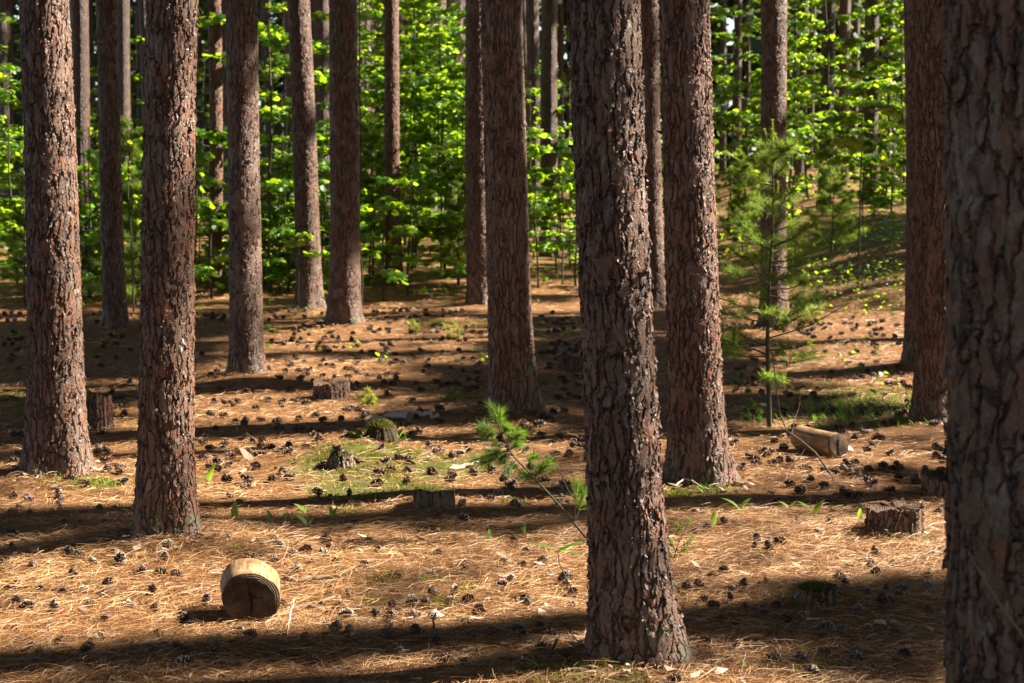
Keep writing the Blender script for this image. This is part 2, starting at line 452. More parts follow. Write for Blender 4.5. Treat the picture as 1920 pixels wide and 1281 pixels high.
# pines farther back: px, width px
KEYS = sorted([(PINES[k][0] * .5 + PINES[k][3] * .5, k) for k in PINES])
NICK = {'A': 'the pine with a stump behind it', 'B': 'the pine with white resin', 'C': 'the lone straight dark pine', 'D': 'the left leaning pine', 'E': 'the pine beside the black stem',
        'F': 'the slim leaf ringed pine', 'G': 'the half hidden reddish pine', 'H': 'the thick dark pine', 'I': 'the biggest flaky pine', 'J': 'the pale rooted pine', 'K': 'the gap pine',
        'L': 'the pine behind the sapling', 'M': 'the mossy footed dark pine', 'N': 'the bank facing pine', 'O': 'the blurred closest trunk', 'P': 'the thin reddish leaning pine', 'R': 'the grey sunlit pine'}
NUM = ['first', 'second', 'third', 'fourth', 'fifth', 'sixth', 'seventh', 'eighth', 'ninth', 'tenth', 'eleventh', 'twelfth', 'thirteenth', 'fourteenth', 'fifteenth']
def gap_name(px):
    left = [NICK[k] for x, k in KEYS if x <= px]; right = [NICK[k] for x, k in KEYS if x > px]
    if not left: return 'left of ' + right[0]
    if not right: return 'right of ' + left[-1]
    return 'right after ' + left[-1]
def label_by_gap(items, what):
    """items: list of (px, root): gives each a label by its place in the gap between two named pines"""
    byg = {}
    for px, o in sorted(items, key=lambda q: q[0]): byg.setdefault(gap_name(px), []).append(o)
    for gname, L in byg.items():
        for i, o in enumerate(L):
            o['label'] = f'{what} {gname}' if len(L) == 1 else f'{NUM[i] if i < 15 else "last"} {what} {gname}'
FARLIST = [(8, 17), (29, 16), (155, 34), (237, 26), (266, 11), (283, 20), (378, 13), (432, 22), (497, 12), (511, 17), (592, 11), (612, 9), (806, 11), (826, 9), (846, 10), (868, 8),
           (985, 15), (1000, 24), (1028, 30), (1048, 11), (1064, 9), (1353, 12), (1381, 15), (1397, 9), (1484, 11), (1516, 10), (1543, 25), (1579, 16), (1596, 14), (1627, 26), (1658, 20), (1684, 15), (698, 9), (775, 12), (60, 14), (130, 11), (345, 12)]
far_items = []
for i, (px, w) in enumerate(FARLIST):
    d = float(np.clip(3200 * .27 / w, 25.5, 70)); rad = w * d / F / 2
    x = at_depth(px + rng.uniform(-1, 1), d); p = np.array([x, d, float(hgt(x, d))])
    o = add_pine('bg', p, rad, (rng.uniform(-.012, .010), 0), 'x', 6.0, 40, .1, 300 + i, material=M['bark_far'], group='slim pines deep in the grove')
    far_items.append((px, o))
# very far ones share two meshes
proto = []
for i in range(3):
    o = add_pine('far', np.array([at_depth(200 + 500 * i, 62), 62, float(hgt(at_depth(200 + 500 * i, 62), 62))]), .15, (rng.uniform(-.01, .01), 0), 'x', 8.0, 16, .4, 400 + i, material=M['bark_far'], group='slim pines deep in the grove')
    proto.append(o); far_items.append((200 + 500 * i, o))
for i in range(120):
    d = rng.uniform(34, 80); px = rng.uniform(-250, 2170)
    if d < 42 and (620 < px < 900 or rng.random() < .4): d += 14; x = at_depth(px, d)
    o = copy_thing(proto[i % 3], (x, d, float(hgt(x, d))), rng.uniform(0, 6.28), rng.uniform(.8, 1.15))
    TREES.append(dict(root=o, pos=np.array([x, d, 0.]), lean=(0, 0), key='copy'))
    far_items.append((px, o))
far_items_in = [q for q in far_items if -10 < q[0] < 1930]
label_by_gap(far_items_in, 'slim distant pine')
for px, o in far_items:
    if not (-10 < px < 1930): o['label'] = 'slim distant pine beyond the picture edge'

# pines standing outside the picture to the right: they throw the long bars of shade across the floor
WA = np.array([math.cos(PHI), math.sin(PHI)]); U2 = UA[:2]
side = []
for u in (2.2, 3.9, 5.6, 7.75, 10.6, 12.6, 15.2, 18.6, 21.5, 24.5):
    for st in range(40):
        if all(abs(u - float(POS[k][:2] @ U2)) > .36 for k in 'IJARFKLD'): break
        u += .06
    w1 = max(.62 * u + 1.7, 8.0) + rng.uniform(0, .8)
    for w in (w1, w1 + 4.4 + rng.uniform(0, 1), w1 + 9 + rng.uniform(0, 1)):
        side.append(U2 * u + WA * w)
sroot = None
for i, q in enumerate(side):
    p = np.array([q[0], q[1], float(hgt(q[0], q[1]))])
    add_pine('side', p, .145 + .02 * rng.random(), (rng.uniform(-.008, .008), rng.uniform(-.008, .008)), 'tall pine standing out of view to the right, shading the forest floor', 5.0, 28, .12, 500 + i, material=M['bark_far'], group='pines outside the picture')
for i, (x, y) in enumerate(((-4.5, 3.2), (-6, 9), (-8.4, 14), (-3, -3), (.6, -4.5), (4.2, -3.2), (7.5, -1), (-7, -2.5), (-10, 4), (9.5, 3.2), (-11, 20), (-2, -9), (3.5, -9), (8, -7), (-8, -8), (12, -2), (-12, -4), (1, -14), (-5.5, -13), (7, -14), (13, 3), (-13, 9), (-14, 15), (12, -9), (-13, -11))):  # unseen pines round the camera, added as canopy against sky light
    add_pine('around', np.array([x, y, float(hgt(x, y))]), .15, (0, 0), 'tall pine added out of view behind or beside the camera, blocking sky light', 4.0, 24, .15, 560 + i, material=M['bark_far'], group='pines around the camera')

# ------------------------------------------------------------------ crowns: needle clumps, thin where the sun reaches the floor in the photo
BLOBS = [  # x0, x1, y0, y1, lit share
 (1480, 1620, 796, 868, .92), (0, 260, 555, 645, .18), (370, 430, 535, 610, .75), (430, 560, 560, 640, .45), (690, 900, 545, 610, .45), (380, 620, 600, 700, .38), (620, 900, 600, 700, .45),
 (0, 55, 650, 770, .75), (165, 260, 640, 780, .75), (370, 640, 700, 800, .35), (640, 910, 690, 790, .30), (1000, 1090, 560, 700, .45), (1000, 1090, 700, 860, .30),
 (1380, 1580, 600, 700, .75), (1480, 1720, 400, 590, .10), (1580, 1700, 590, 680, .5), (1360, 1700, 690, 760, .55), (1380, 1720, 760, 810, .45), (1380, 1780, 810, 870, .50), (1380, 1780, 870, 922, .28),
 (0, 60, 790, 900, .85), (165, 260, 780, 1000, .95), (370, 700, 800, 870, .75), (690, 1090, 795, 865, .28), (370, 1090, 868, 960, .93), (560, 830, 884, 897, .05), (1250, 1640, 922, 955, .97), (1640, 1780, 920, 975, .35),
 (1250, 1780, 962, 1045, .90), (1250, 1500, 1045, 1075, .15), (1500, 1780, 1040, 1080, .5), (1300, 1420, 1080, 1112, .75), (1420, 1780, 1080, 1200, .12), (1280, 1420, 1112, 1200, .22), (1290, 1780, 1200, 1281, .35),
 (0, 240, 905, 980, .92), (0, 245, 980, 992, .15), (0, 240, 992, 1025, .75), (0, 250, 1025, 1062, .1), (370, 1090, 960, 984, .9), (500, 1095, 985, 1010, .1), (370, 500, 985, 1040, .8),
 (530, 1095, 1012, 1132, .97), (0, 400, 1065, 1175, .9), (240, 520, 1030, 1068, .45), (380, 560, 1060, 1172, .92), (560, 1100, 1135, 1165, .35), (200, 1100, 1170, 1218, .07), (0, 200, 1175, 1215, .6), (0, 650, 1219, 1248, .85), (0, 620, 1252, 1281, .08), (620, 1100, 1219, 1281, .45)]
def lit_share(px, py):
    v = np.full(px.shape, .42)
    for x0, x1, y0, y1, a in BLOBS[1:] + BLOBS[:1]:
        v = np.where((px >= x0) & (px < x1) & (py >= y0) & (py < y1), a, v)
    m_ = (px > 540) & (px < 910) & (py > 815) & (py < 960) & ~((py > 884) & (py < 897))
    v = np.where(m_, 1.0, v)
    return np.where(py < 800, v * .82, np.where((px > 1250) & (py > 1040), v * .75, v * .82))
CELL = .07
U0, V0, NU, NV = -6.0, -34.0, 640, 760
acc = np.zeros((NU, NV)); wgt = np.zeros((NU, NV))
def splat(P, val, w=1.0):
    u = ((P @ UA - U0) / CELL).astype(int); v = ((P @ VA - V0) / CELL).astype(int)
    ok = (u >= 0) & (u < NU) & (v >= 0) & (v < NV)
    np.add.at(acc, (u[ok], v[ok]), (val * w)[ok] if np.ndim(val) else val * w); np.add.at(wgt, (u[ok], v[ok]), w)
# floor samples on a world grid
gx, gy = np.meshgrid(np.arange(-9, 9, .035), np.arange(4.6, 30, .05))
gx = gx.ravel(); gy = gy.ravel(); keep = np.abs(gx) < .31 * gy + .3; gx = gx[keep]; gy = gy[keep]
gz = hgt(gx, gy, False); GP = np.stack([gx, gy, gz], -1)
ppx, ppy, _ = project(GP)
L = lit_share(ppx, ppy)
nzv = fbm(gx * .62 + 40, gy * np.clip(17 / gy, .85, 2.0) + 11, 4); nzv = nzv + .55 * fbm(gx * 1.9 + 9, gy * np.clip(44 / gy, 2.2, 5.5) + 3, 2); nzr = np.argsort(np.argsort(nzv)) / len(nzv)     # uniform 0..1
splat(GP, (nzr < L).astype(float))
# sunlit sides of the named trunks
for k in PINES:
    p = POS[k]; d = depth_of(p); rad = PINES[k][2] * d / F / 2
    share = {'I': .93, 'J': .95, 'A': .8, 'B': .6, 'R': .95, 'F': .9, 'K': .85, 'L': .75, 'D': .6, 'C': .45, 'H': .35, 'E': .2, 'G': .1, 'P': .4, 'M': .05, 'N': .05, 'O': .0}[k]
    if k == 'O': continue
    zz = np.arange(.1, 1.6 + .11 * d, .03)
    on = vnoise(zz * 1.4 + ord(k), zz * 0 + 3.3) < share * 1.1 - .05
    for a in (-.5, -.1, .3, .7):
        P = np.stack([p[0] + rad * np.cos(a) + 0 * zz, p[1] + rad * np.sin(a) + 0 * zz, p[2] + zz], -1)
        splat(P, on.astype(float), 9.0)
# leaves of the understorey
lp = np.stack([rng.uniform(0, 1720, 60000), rng.uniform(20, 33, 60000), rng.uniform(0, 5.2, 60000)], -1)
LP = np.stack([at_depth(lp[:, 0], lp[:, 1]), lp[:, 1], lp[:, 2]], -1)
ls = np.where(lp[:, 0] < 900, .80, np.where(lp[:, 0] < 1340, .22, .24))
lu, lv = LP @ UA, LP @ VA
ln = fbm(lu * .8, lv * .8, 2); lr = np.argsort(np.argsort(ln)) / len(ln)
splat(LP, (lr < ls).astype(float), .6)
sg = ground(1440, 803); SPT = sg + np.stack([rng.normal(0, .28, 3000), rng.normal(0, .2, 3000), rng.uniform(.4, 1.9, 3000)], -1)
splat(SPT, (vnoise(SPT[:, 2] * 2.2, SPT[:, 0] * 2) < .78).astype(float), 6.0)
for px_, py_, r_, z1 in ((1553, 855, .24, .16), (468, 1150, .16, .22), (1700, 995, .16, .12), (700, 900, .35, .05), (1340, 930, .3, .05)):   # sunlit logs, stump and moss
    q_ = ground(px_, py_); SPT = q_ + np.stack([rng.normal(0, r_ * .6, 900), rng.normal(0, r_ * .5, 900), rng.uniform(0, z1, 900)], -1)
    splat(SPT, np.ones(900), 6.0)
state = np.where(wgt > 0, np.where(acc / np.maximum(wgt, 1e-6) > .5, 1, -1), 0)     # 1 sunlit, -1 shade, 0 free
def disk(r):
    n = int(math.ceil(r / CELL)); a = np.arange(-n, n + 1)
    du, dv = np.meshgrid(a, a, indexing='ij'); k = du ** 2 + dv ** 2 <= (r / CELL) ** 2
    return du[k], dv[k]
cover = np.zeros((NU, NV), np.int8); clumps = []
for r_, tol, free_p in ((.42, .06, 1.5), (.28, .10, 1.0), (.18, .16, 0.0), (.12, .25, 0.0)):
    du, dv = disk(r_); n = du.max() + 1
    cand = np.argwhere((state == -1) | ((state == 0) & (rng.random((NU, NV)) < free_p * .02)))
    rng.shuffle(cand)
    for (cu, cv) in cand[: 26000]:
        if cu < n or cv < n or cu >= NU - n or cv >= NV - n: continue
        if cover[cu, cv]: continue
        s_ = state[cu + du, cv + dv]
        if (s_ == 1).mean() > tol: continue
        if cover[cu + du, cv + dv].mean() > .62: continue
        cover[cu + du, cv + dv] = 1
        clumps.append((U0 + (cu + .5) * CELL, V0 + (cv + .5) * CELL, r_))
free_list = []
TP0 = np.array([t['pos'][:2] for t in TREES if t['key'] not in ('copy', 'far')])
barsu = [float(q @ U2) for q in side]
newp = []
for (u, v, r_) in clumps:
    P = UA * u + VA * v + SUN * ((13 - v * VA[2]) / SUN[2])
    near_ = min(np.hypot(*(TP0 - P[:2]).T).min(), min([math.hypot(q[0] - P[0], q[1] - P[1]) for q in newp], default=99))
    if near_ < 3.4: continue
    uu = min(barsu, key=lambda b: abs(b - u)); q = U2 * uu + WA * (P[:2] @ WA)
    if abs(q[0]) < .31 * q[1] + 1.0: continue
    if min(np.hypot(*(TP0 - q).T).min(), min([math.hypot(a[0] - q[0], a[1] - q[1]) for a in newp], default=99)) < 2.6: continue
    newp.append(q)
for i, q in enumerate(newp):
    add_pine('side', np.array([q[0], q[1], float(hgt(q[0], q[1]))]), .15, (0, 0), 'tall pine standing out of view to the right, shading the forest floor', 5.0, 24, .15, 640 + i, material=M['bark_far'], group='pines outside the picture')
carriers = [t for t in TREES if t['key'] not in ('copy', 'far')]
TP = np.array([t['pos'][:2] for t in carriers])
bucket = {i: [] for i in range(len(carriers))}
for (u, v, r_) in clumps:
    best = None
    for z in rng.uniform(8.5, 17.8, 12):
        s_ = (z - v * VA[2]) / SUN[2]
        P = UA * u + VA * v + SUN * s_
        dd = np.hypot(TP[:, 0] - P[0], TP[:, 1] - P[1]); i = int(dd.argmin())
        c = abs(dd[i] - 1.6)
        if best is None or c < best[0]: best = (c, i, P)
    if best[0] < 6.0: bucket[best[1]].append((best[2], r_))
def clump_template(n, seed):
    r = np.random.default_rng(seed)
    d = r.normal(0, 1, (n, 3)); d /= np.linalg.norm(d, axis=1)[:, None]
    c = r.normal(0, 1, (n, 3)); c = c / np.linalg.norm(c, axis=1)[:, None] * (r.random((n, 1)) ** .5) * .70
    s_ = np.cross(d, r.normal(0, 1, (n, 3))); s_ /= np.linalg.norm(s_, axis=1)[:, None]
    return np.stack([c - s_ * .12, c + s_ * .12, c + d * .46], 1)
TPL = [clump_template(95, 10 + i) for i in range(6)]
def crown_for(root, pos, items, H=19.0, limbs=True):
    V, T_, Vl, Ql, n = [], [], [], [], 0
    for P, r_ in items:
        t = TPL[rng.integers(6)]; a = rng.uniform(0, 6.28); c, s_ = math.cos(a), math.sin(a)
        q = t.reshape(-1, 3) * r_
        q = np.stack([q[:, 0] * c - q[:, 1] * s_, q[:, 0] * s_ + q[:, 1] * c, q[:, 2] * .8], -1) + (P - pos)
        V.append(q)
    V = np.concatenate(V); nt_ = len(V) // 3
    F3 = np.arange(nt_ * 3).reshape(-1, 3); tint = np.repeat(rng.random(nt_), 3)
    mb = MB(); mb.add(V, F3, tint, 0)
    for P, r_ in items:
        e = P - pos; z0 = max(e[2] - .25 * math.hypot(e[0], e[1]) - .1, 5)
        if math.hypot(e[0], e[1]) > 2.4 and rng.random() < .6: continue
        v, q = tube(bend((0, 0, min(z0, H - .5)), e, 4, .08), [.028, .02, .012, .005], 3); mb.add(v, q, .4, 1)
    mb.build('crown', [M['crown'], M['stem']], root)
for i, (x, y) in enumerate(((-8.5, 6), (-10, 11), (-9.5, 16), (-12, 22), (-11.5, 28), (-14, 34), (-15, 8), (-15.5, 14), (-16, 20), (-17, 27), (-20, 11), (-21, 18), (-6, 5.5), (-13, 2))):  # unseen pines on the left, added to cut the low sky light
    add_pine('left', np.array([x, y, float(hgt(x, y))]), .15, (0, 0), 'tall pine added out of view to the left, blocking sky light', 4.0, 24, .15, 720 + i, material=M['bark_far'], group='pines to the left of the picture')
    carriers.append(TREES[-1]); bucket[len(carriers) - 1] = []
du_, dv_ = disk(.5)
def shades_lit(P):
    cu, cv = int((P @ UA - U0) / CELL), int((P @ VA - V0) / CELL)
    if cu < 8 or cv < 8 or cu >= NU - 8 or cv >= NV - 8: return False
    return (state[cu + du_, cv + dv_] == 1).mean() > .03
for i, t in enumerate(carriers):
    if t['key'] in ('around',): continue
    for k in range(150 if t['key'] != 'bg' else 80):  # extra unseen clumps, added to close the canopy overhead and dim the sky light
        z = rng.uniform(9.5, 18.7); rr = (19.6 - z) * .36 * math.sqrt(rng.random()) + .2; a = rng.uniform(0, 6.28)
        P = t['pos'] + np.array([t['lean'][0] * z + rr * math.cos(a), rr * math.sin(a), z])
        if not shades_lit(P): bucket[i].append((P, rng.uniform(.4, .6)))
for i, t in enumerate(carriers):
    it = bucket[i]
    # a few extra tufts round the tip, above what shades the picture
    tip = t['pos'] + np.array([t['lean'][0] * 18.6, t['lean'][1] * 18.6, 18.6])
    it = it + [(tip + rng.normal(0, .35, 3) * (1, 1, .8), .4) for k in range(5)]
    if t['key'] == 'around':
        for k in range(210):
            z = rng.uniform(9, 18.5); rr = (19.5 - z) * .36 * math.sqrt(rng.random()) + .2; a = rng.uniform(0, 6.28)
            it.append((t['pos'] + np.array([rr * math.cos(a), rr * math.sin(a), z]), rng.uniform(.4, .65)))
    crown_for(t['root'], t['pos'], it)
# far pines share one full crown
mbp = None
it = []
for k in range(34):
    z = rng.uniform(10.5, 18.8); rr = (19.6 - z) * .33 * math.sqrt(rng.random()) + .2; a = rng.uniform(0, 6.28)
    it.append((np.array([rr * math.cos(a), rr * math.sin(a), z]), rng.uniform(.4, .6)))
tmp = proto[0]
crown_for(tmp, np.zeros(3), it)
cm = [c for c in tmp.children if c.name.startswith('crown')][0]
for t in TREES:
    if t['key'] in ('copy', 'far') and t['root'] is not tmp and not any(c.name.startswith('crown') for c in t['root'].children):
        c = cm.copy(); COL.objects.link(c); c.parent = t['root']

# ------------------------------------------------------------------ forest floor
def axis_grid(lo, hi, f0, f1, fine, grow):
    a = list(np.arange(f0, f1, fine)); s_ = fine
    x = a[-1]
    while x < hi: s_ *= grow; x += s_; a.append(x)
    x = a[0]; s_ = fine; b = []
    while x > lo: s_ *= grow; x -= s_; b.append(x)
    return np.array(b[::-1] + a)
MOSS = [(700, 862, .5, 1.2), (800, 868, .45, 1.1), (680, 915, .4, 1.0), (760, 850, .3, 1.), (640, 870, .3, .9), (820, 922, .12, 1.), (655, 958, .1, 1.), (715, 1090, .09, .9), (808, 1087, .10, 1.), (870, 1102, .07, .9), (700, 1128, .08, .9), (825, 1132, .1, .7),
        (20, 745, .5, .9), (30, 760, .4, .6), (180, 905, .14, .9), (1330, 918, .12, .9), (1270, 925, .1, .9), (1620, 760, .8, .6), (1560, 735, .6, .5), (1650, 740, .5, .6), (1650, 436, .9, .6), (1000, 720, .3, .3), (860, 745, .3, .4), (850, 610, .5, .5), (1520, 1120, .2, .5),
        (450, 1030, .06, .7), (965, 943, .1, .8), (880, 975, .08, .8), (1010, 1262, .12, .5), (1130, 1270, .2, .6), (1520, 1247, .05, .8), (1690, 1000, .2, .4), (120, 905, .2, .4), (740, 1075, .06, .8), (690, 860, .6, .35), (955, 810, .3, .25), (1180, 910, .3, .4)]
MOSSP = [(ground(a, b), r_, s_) for a, b, r_, s_ in MOSS]
def moss_at(x, y):
    v = np.zeros(np.shape(x))
    for p, r_, s_ in MOSSP: v = np.maximum(v, s_ * np.exp(-(((x - p[0]) / r_) ** 2 + ((y - p[1]) / r_) ** 2)))
    return v + .45 * sstep(21, 26, np.asarray(y)) 
xs = axis_grid(-160, 160, -7, 7.5, .06, 1.13); ys = axis_grid(-60, 190, 4, 20, .06, 1.09)
X, Y = np.meshgrid(xs, ys, indexing='ij'); Zg = hgt(X, Y)
V = np.stack([X, Y, Zg], -1).reshape(-1, 3); ny = len(ys)
i = np.arange(len(xs) - 1)[:, None] * ny; j = np.arange(ny - 1)[None, :]
Q = np.stack([i + j, i + ny + j, i + ny + j + 1, i + j + 1], -1).reshape(-1, 4)
fl = build('ground', V, [Q], ground_material(), None, True, {'moss': moss_at(X, Y).ravel()})
fl['kind'] = 'structure'

# needle litter: countless dry needles
def litter(name, N, dmin, dmax, wmul, label):
    d = np.zeros(0); x = np.zeros(0)
    dd = rng.uniform(dmin, dmax, N * 3); ww = .37 * dd + 1.3
    k = rng.random(N * 3) < ww / (.37 * dmax + 1.3); dd = dd[k][:N]; N = len(dd)
    x = rng.uniform(-1, 1, N) * (.37 * dd + 1.0); y = dd
    L = rng.uniform(.05, .14, N); a = rng.uniform(0, PI, N) + .9 * (fbm(x * 2, y * 2, 2) - .5) * 6
    dirx, diry = np.cos(a), np.sin(a)
    w = rng.uniform(.0004, .00072, N) * wmul
    roll = rng.uniform(-.9, .9, N)
    cv = rng.normal(0, .10, N) * L
    tilt = rng.normal(0, .13, N)
    up = np.abs(rng.normal(0, .011, N)) + .002
    t = np.array([-.5, -.17, .17, .5])
    P = np.zeros((N, 4, 2, 3))
    for i_, tt in enumerate(t):
        bx = x + dirx * L * tt - diry * cv * (1 - 4 * tt * tt); by = y + diry * L * tt + dirx * cv * (1 - 4 * tt * tt)
        bz = up + tilt * L * tt + .006 * (1 - 4 * tt * tt)
        taper = 1 if abs(tt) < .3 else .55
        for s_, sg in enumerate((-1, 1)):
            P[:, i_, s_, 0] = bx - diry * w * sg * taper * np.cos(roll)
            P[:, i_, s_, 1] = by + dirx * w * sg * taper * np.cos(roll)
            P[:, i_, s_, 2] = bz + w * sg * taper * np.sin(roll)
    gzz = hgt(x, y)
    P[..., 2] += np.maximum(gzz, -9)[:, None, None]
    idx = np.array([[2 * q, 2 * q + 1, 2 * q + 3, 2 * q + 2] for q in range(3)])
    Fq = (np.arange(N)[:, None, None] * 8 + idx[None]).reshape(-1, 4)
    tint = np.clip(rng.normal(.50, .28, N) + .35 * (fbm(x * 1.6, y * 1.6, 3) - .5), 0, 1)
    mm = moss_at(x, y)
    kp = rng.random(N) > .8 * np.clip(mm, 0, 1) * (fbm(x * 7, y * 7, 2) > .42); P = P[kp]; tint = tint[kp]; N = len(P); Fq = (np.arange(N)[:, None, None] * 8 + idx[None]).reshape(-1, 4)
    o = build(name, P.reshape(-1, 3), [Fq], M['needle_litter'], None, False, {'tint': np.repeat(tint, 8)})
    tag(o, label, 'pine needles', None, 'stuff')
litter('needle_litter', 200000, 4.2, 8.2, 1.0, 'dry tan pine needles carpeting the forest floor up close')
litter('needle_litter', 140000, 8.2, 15, 1.5, 'dry tan pine needles carpeting the middle of the forest floor')
litter('needle_litter', 80000, 15, 28, 2.6, 'dry pine needles carpeting the floor near the far leaves')

# pale bark chips and bits of dead leaf
def chips(N):
    mb = MB()
    dd = 4.6 + 21 * rng.random(N) ** 1.5; x = rng.uniform(-1, 1, N) * (.34 * dd + .8)
    ks = 'ABCHIJDELM'; n0 = 0
    for k in ks:                                                     # flakes shed round the pine feet
        m_ = 70 if k in 'ABIJH' else 30; aa = rng.uniform(0, 6.28, m_); q = RADK[k] * rng.uniform(1.15, 2.3, m_)
        x[n0:n0 + m_] = POS[k][0] + q * np.cos(aa); dd[n0:n0 + m_] = POS[k][1] + q * np.sin(aa); n0 += m_
    z = hgt(x, dd)
    a = rng.uniform(0, 6.28, N); s1 = rng.lognormal(math.log(.014), .45, N) * (1 + dd * .02); s2 = s1 * rng.uniform(.25, .7, N)
    P = np.zeros((N, 6, 3))
    pts = ((-1, -.6, 0), (0, -1, .5), (1, -.35, .2), (1, .5, .5), (0, 1, .2), (-1, .4, .55))
    tl = rng.normal(0, .35, N)
    for i_, (u, v, h) in enumerate(pts):
        uu, vv = u * s1 * rng.uniform(.7, 1.2, N), v * s2 * rng.uniform(.7, 1.2, N)
        P[:, i_] = np.stack([x + np.cos(a) * uu - np.sin(a) * vv, dd + np.sin(a) * uu + np.cos(a) * vv, z + .012 + h * s2 * rng.uniform(.2, 1.2, N) + tl * uu * .6], -1)
    Fq = np.array([[0, 1, 4, 5], [1, 2, 3, 4]])
    mb.add(P.reshape(-1, 3), (np.arange(N)[:, None, None] * 6 + Fq[None]).reshape(-1, 4), np.repeat(np.clip(rng.normal(.45, .3, N), 0, 1), 6))
    tag(mb.build('leaf_litter', M['chip'], None), 'small bark flakes and dead leaf scraps strewn over the needles', 'leaf litter', None, 'stuff')
chips(4600)

# moss cushions: short dense blades in the mossy spots
mb = MB()
for p, r_, s_ in MOSSP:
    if p[1] > 20: continue
    N = int(np.clip(5200 * r_ ** 1.2 * s_, 120, 2600)); rr = r_ * .75 * np.sqrt(rng.random(N)) ; a = rng.uniform(0, 6.28, N)
    x, y = p[0] + rr * np.cos(a), p[1] + rr * np.sin(a)
    k = fbm(x * 9 + 3, y * 9, 2) > .47 if r_ > .2 else np.ones(N, bool)
    x, y = x[k], y[k]; N = len(x); z = hgt(x, y)
    b = rng.uniform(0, 6.28, N); w = rng.uniform(.0016, .003, N) * max(1, p[1] / 9); h = rng.uniform(.008, .022, N) * (1.5 if p[1] > 11 else 1)
    lean_ = rng.normal(0, .6, (N, 2)) * h[:, None]
    P = np.stack([np.stack([x - w * np.cos(b), y - w * np.sin(b), z], -1), np.stack([x + w * np.cos(b), y + w * np.sin(b), z], -1), np.stack([x + lean_[:, 0], y + lean_[:, 1], z + h + .004], -1)], 1)
    mb.add(P.reshape(-1, 3), np.arange(N * 3).reshape(-1, 3), np.repeat(np.clip(rng.normal(.5, .25, N), 0, 1), 3))
tag(mb.build('moss', M['moss'], None), 'yellow green moss growing in patches between the needles', 'moss', None, 'stuff')
# grass tufts on the right
mb = MB()
for (px, py, n, hh) in ((1600, 768, 170, .06), (1650, 752, 120, .05), (1560, 790, 70, .045), (1690, 760, 60, .05), (1500, 770, 60, .045), (180, 908, 110, .035), (1520, 1250, 22, .04), (1075, 1262, 36, .035), (1330, 915, 60, .035), (715, 822, 160, .07), (1610, 790, 200, .06)):
    p = ground(px, py)
    sx = .28 if py < 800 else .09
    x = p[0] + rng.normal(0, sx, n); y = p[1] + rng.normal(0, sx * .9, n); z = hgt(x, y); b = rng.uniform(0, 6.28, n); h = hh * rng.uniform(.5, 1.2, n); w = .0022 * max(1, p[1] / 9)
    le = rng.normal(0, .45, (n, 2)) * h[:, None]
    P = np.stack([np.stack([x - w * np.cos(b), y - w * np.sin(b), z], -1), np.stack([x + w * np.cos(b), y + w * np.sin(b), z], -1),
                  np.stack([x + le[:, 0] * .4 + w * .7, y + le[:, 1] * .4, z + h * .6], -1), np.stack([x + le[:, 0], y + le[:, 1], z + h], -1)], 1)
    k = np.arange(n)[:, None, None] * 4
    mb.add(P.reshape(-1, 3), (k + np.array([[0, 1, 2], [0, 2, 3]])[None]).reshape(-1, 3), np.repeat(rng.uniform(0, .45, n), 4))
tag(mb.build('grass', M['herb'], None), 'thin green grass growing in wisps on the needle floor', 'grass', None, 'stuff')

# ------------------------------------------------------------------ logs and stumps
def wood_end_material(name, light=1.0):
    m, nt, out = mat(name); g = G(nt)
    co = g.n('TexCoord').outputs['Object']
    w = g.vmath('MULTIPLY', g.vmath('SUBTRACT', g.noise(co, 14, 3, .6, out=1), (.5, .5, .5)), (.022, .022, .022))
    c = g.vmath('ADD', co, w)
    s_ = g.n('SeparateXYZ'); g.l(c, s_.inputs[0])
    r_ = g.math('SQRT', g.math('ADD', g.math('POWER', s_.outputs[0], 2), g.math('POWER', s_.outputs[1], 2)))
    ring = g.math('SINE', g.math('MULTIPLY', r_, 850.0))
    ang = g.math('ARCTAN2', s_.outputs[1], s_.outputs[0])
    rad = g.noise(g.vmath('MULTIPLY', co, (60, 60, 2)), 1.5, 3, .6)
    col = g.ramp(g.noise(c, 22, 4, .65), [(.3, (.040, .020, .010)), (.52, (.095, .052, .026)), (.72, (.18, .11, .06))])
    col = g.mix(g.rng(ring, .2, 1, 0, .5), col, (.045, .025, .013))
    col = g.mix(g.rng(rad, .55, .75, 0, .5), col, (.04, .022, .012))
    b = g.pbsdf(col, .8, .2)
    bp = g.n('Bump', Strength=.7, Distance=.004); g.l(g.math('ADD', ring, g.math('MULTIPLY', rad, 3)), bp.inputs['Height']); g.l(bp.outputs[0], b.inputs['Normal'])
    g.l(b.outputs[0], out.inputs['Surface']); return m
def peeled_material(name):
    m, nt, out = mat(name); g = G(nt)
    co = g.n('TexCoord').outputs['Object']
    st = g.noise(g.vmath('MULTIPLY', co, (1, 1, .12)), 70, 4, .65)
    n = g.noise(co, 9, 4, .6)
    col = g.ramp(n, [(.3, (.14, .070, .028)), (.5, (.255, .150, .066)), (.7, (.36, .245, .13))])
    col = g.mix(g.rng(st, .48, .66, 0, .8), col, (.09, .045, .022))
    b = g.pbsdf(col, .65, .3)
    bp = g.n('Bump', Strength=.6, Distance=.006); g.l(st, bp.inputs['Height']); g.l(bp.outputs[0], b.inputs['Normal'])
    g.l(b.outputs[0], out.inputs['Surface']); return m
M['end'] = wood_end_material('sawn_wood'); M['peeled'] = peeled_material('peeled_wood')
M['bark_stump'] = bark_material('stump_bark', True, -.02, 1.3)
M['stump_moss'] = tint_material('stump_moss', [(0, (.04, .03, .014)), (.5, (.085, .068, .024)), (1, (.16, .13, .035))], .9, .15, bump=(90, .012, 1.0))
M['crack'] = tint_material('crack', [(0, (.012, .007, .005)), (1, (.02, .012, .008))], .9, .1)

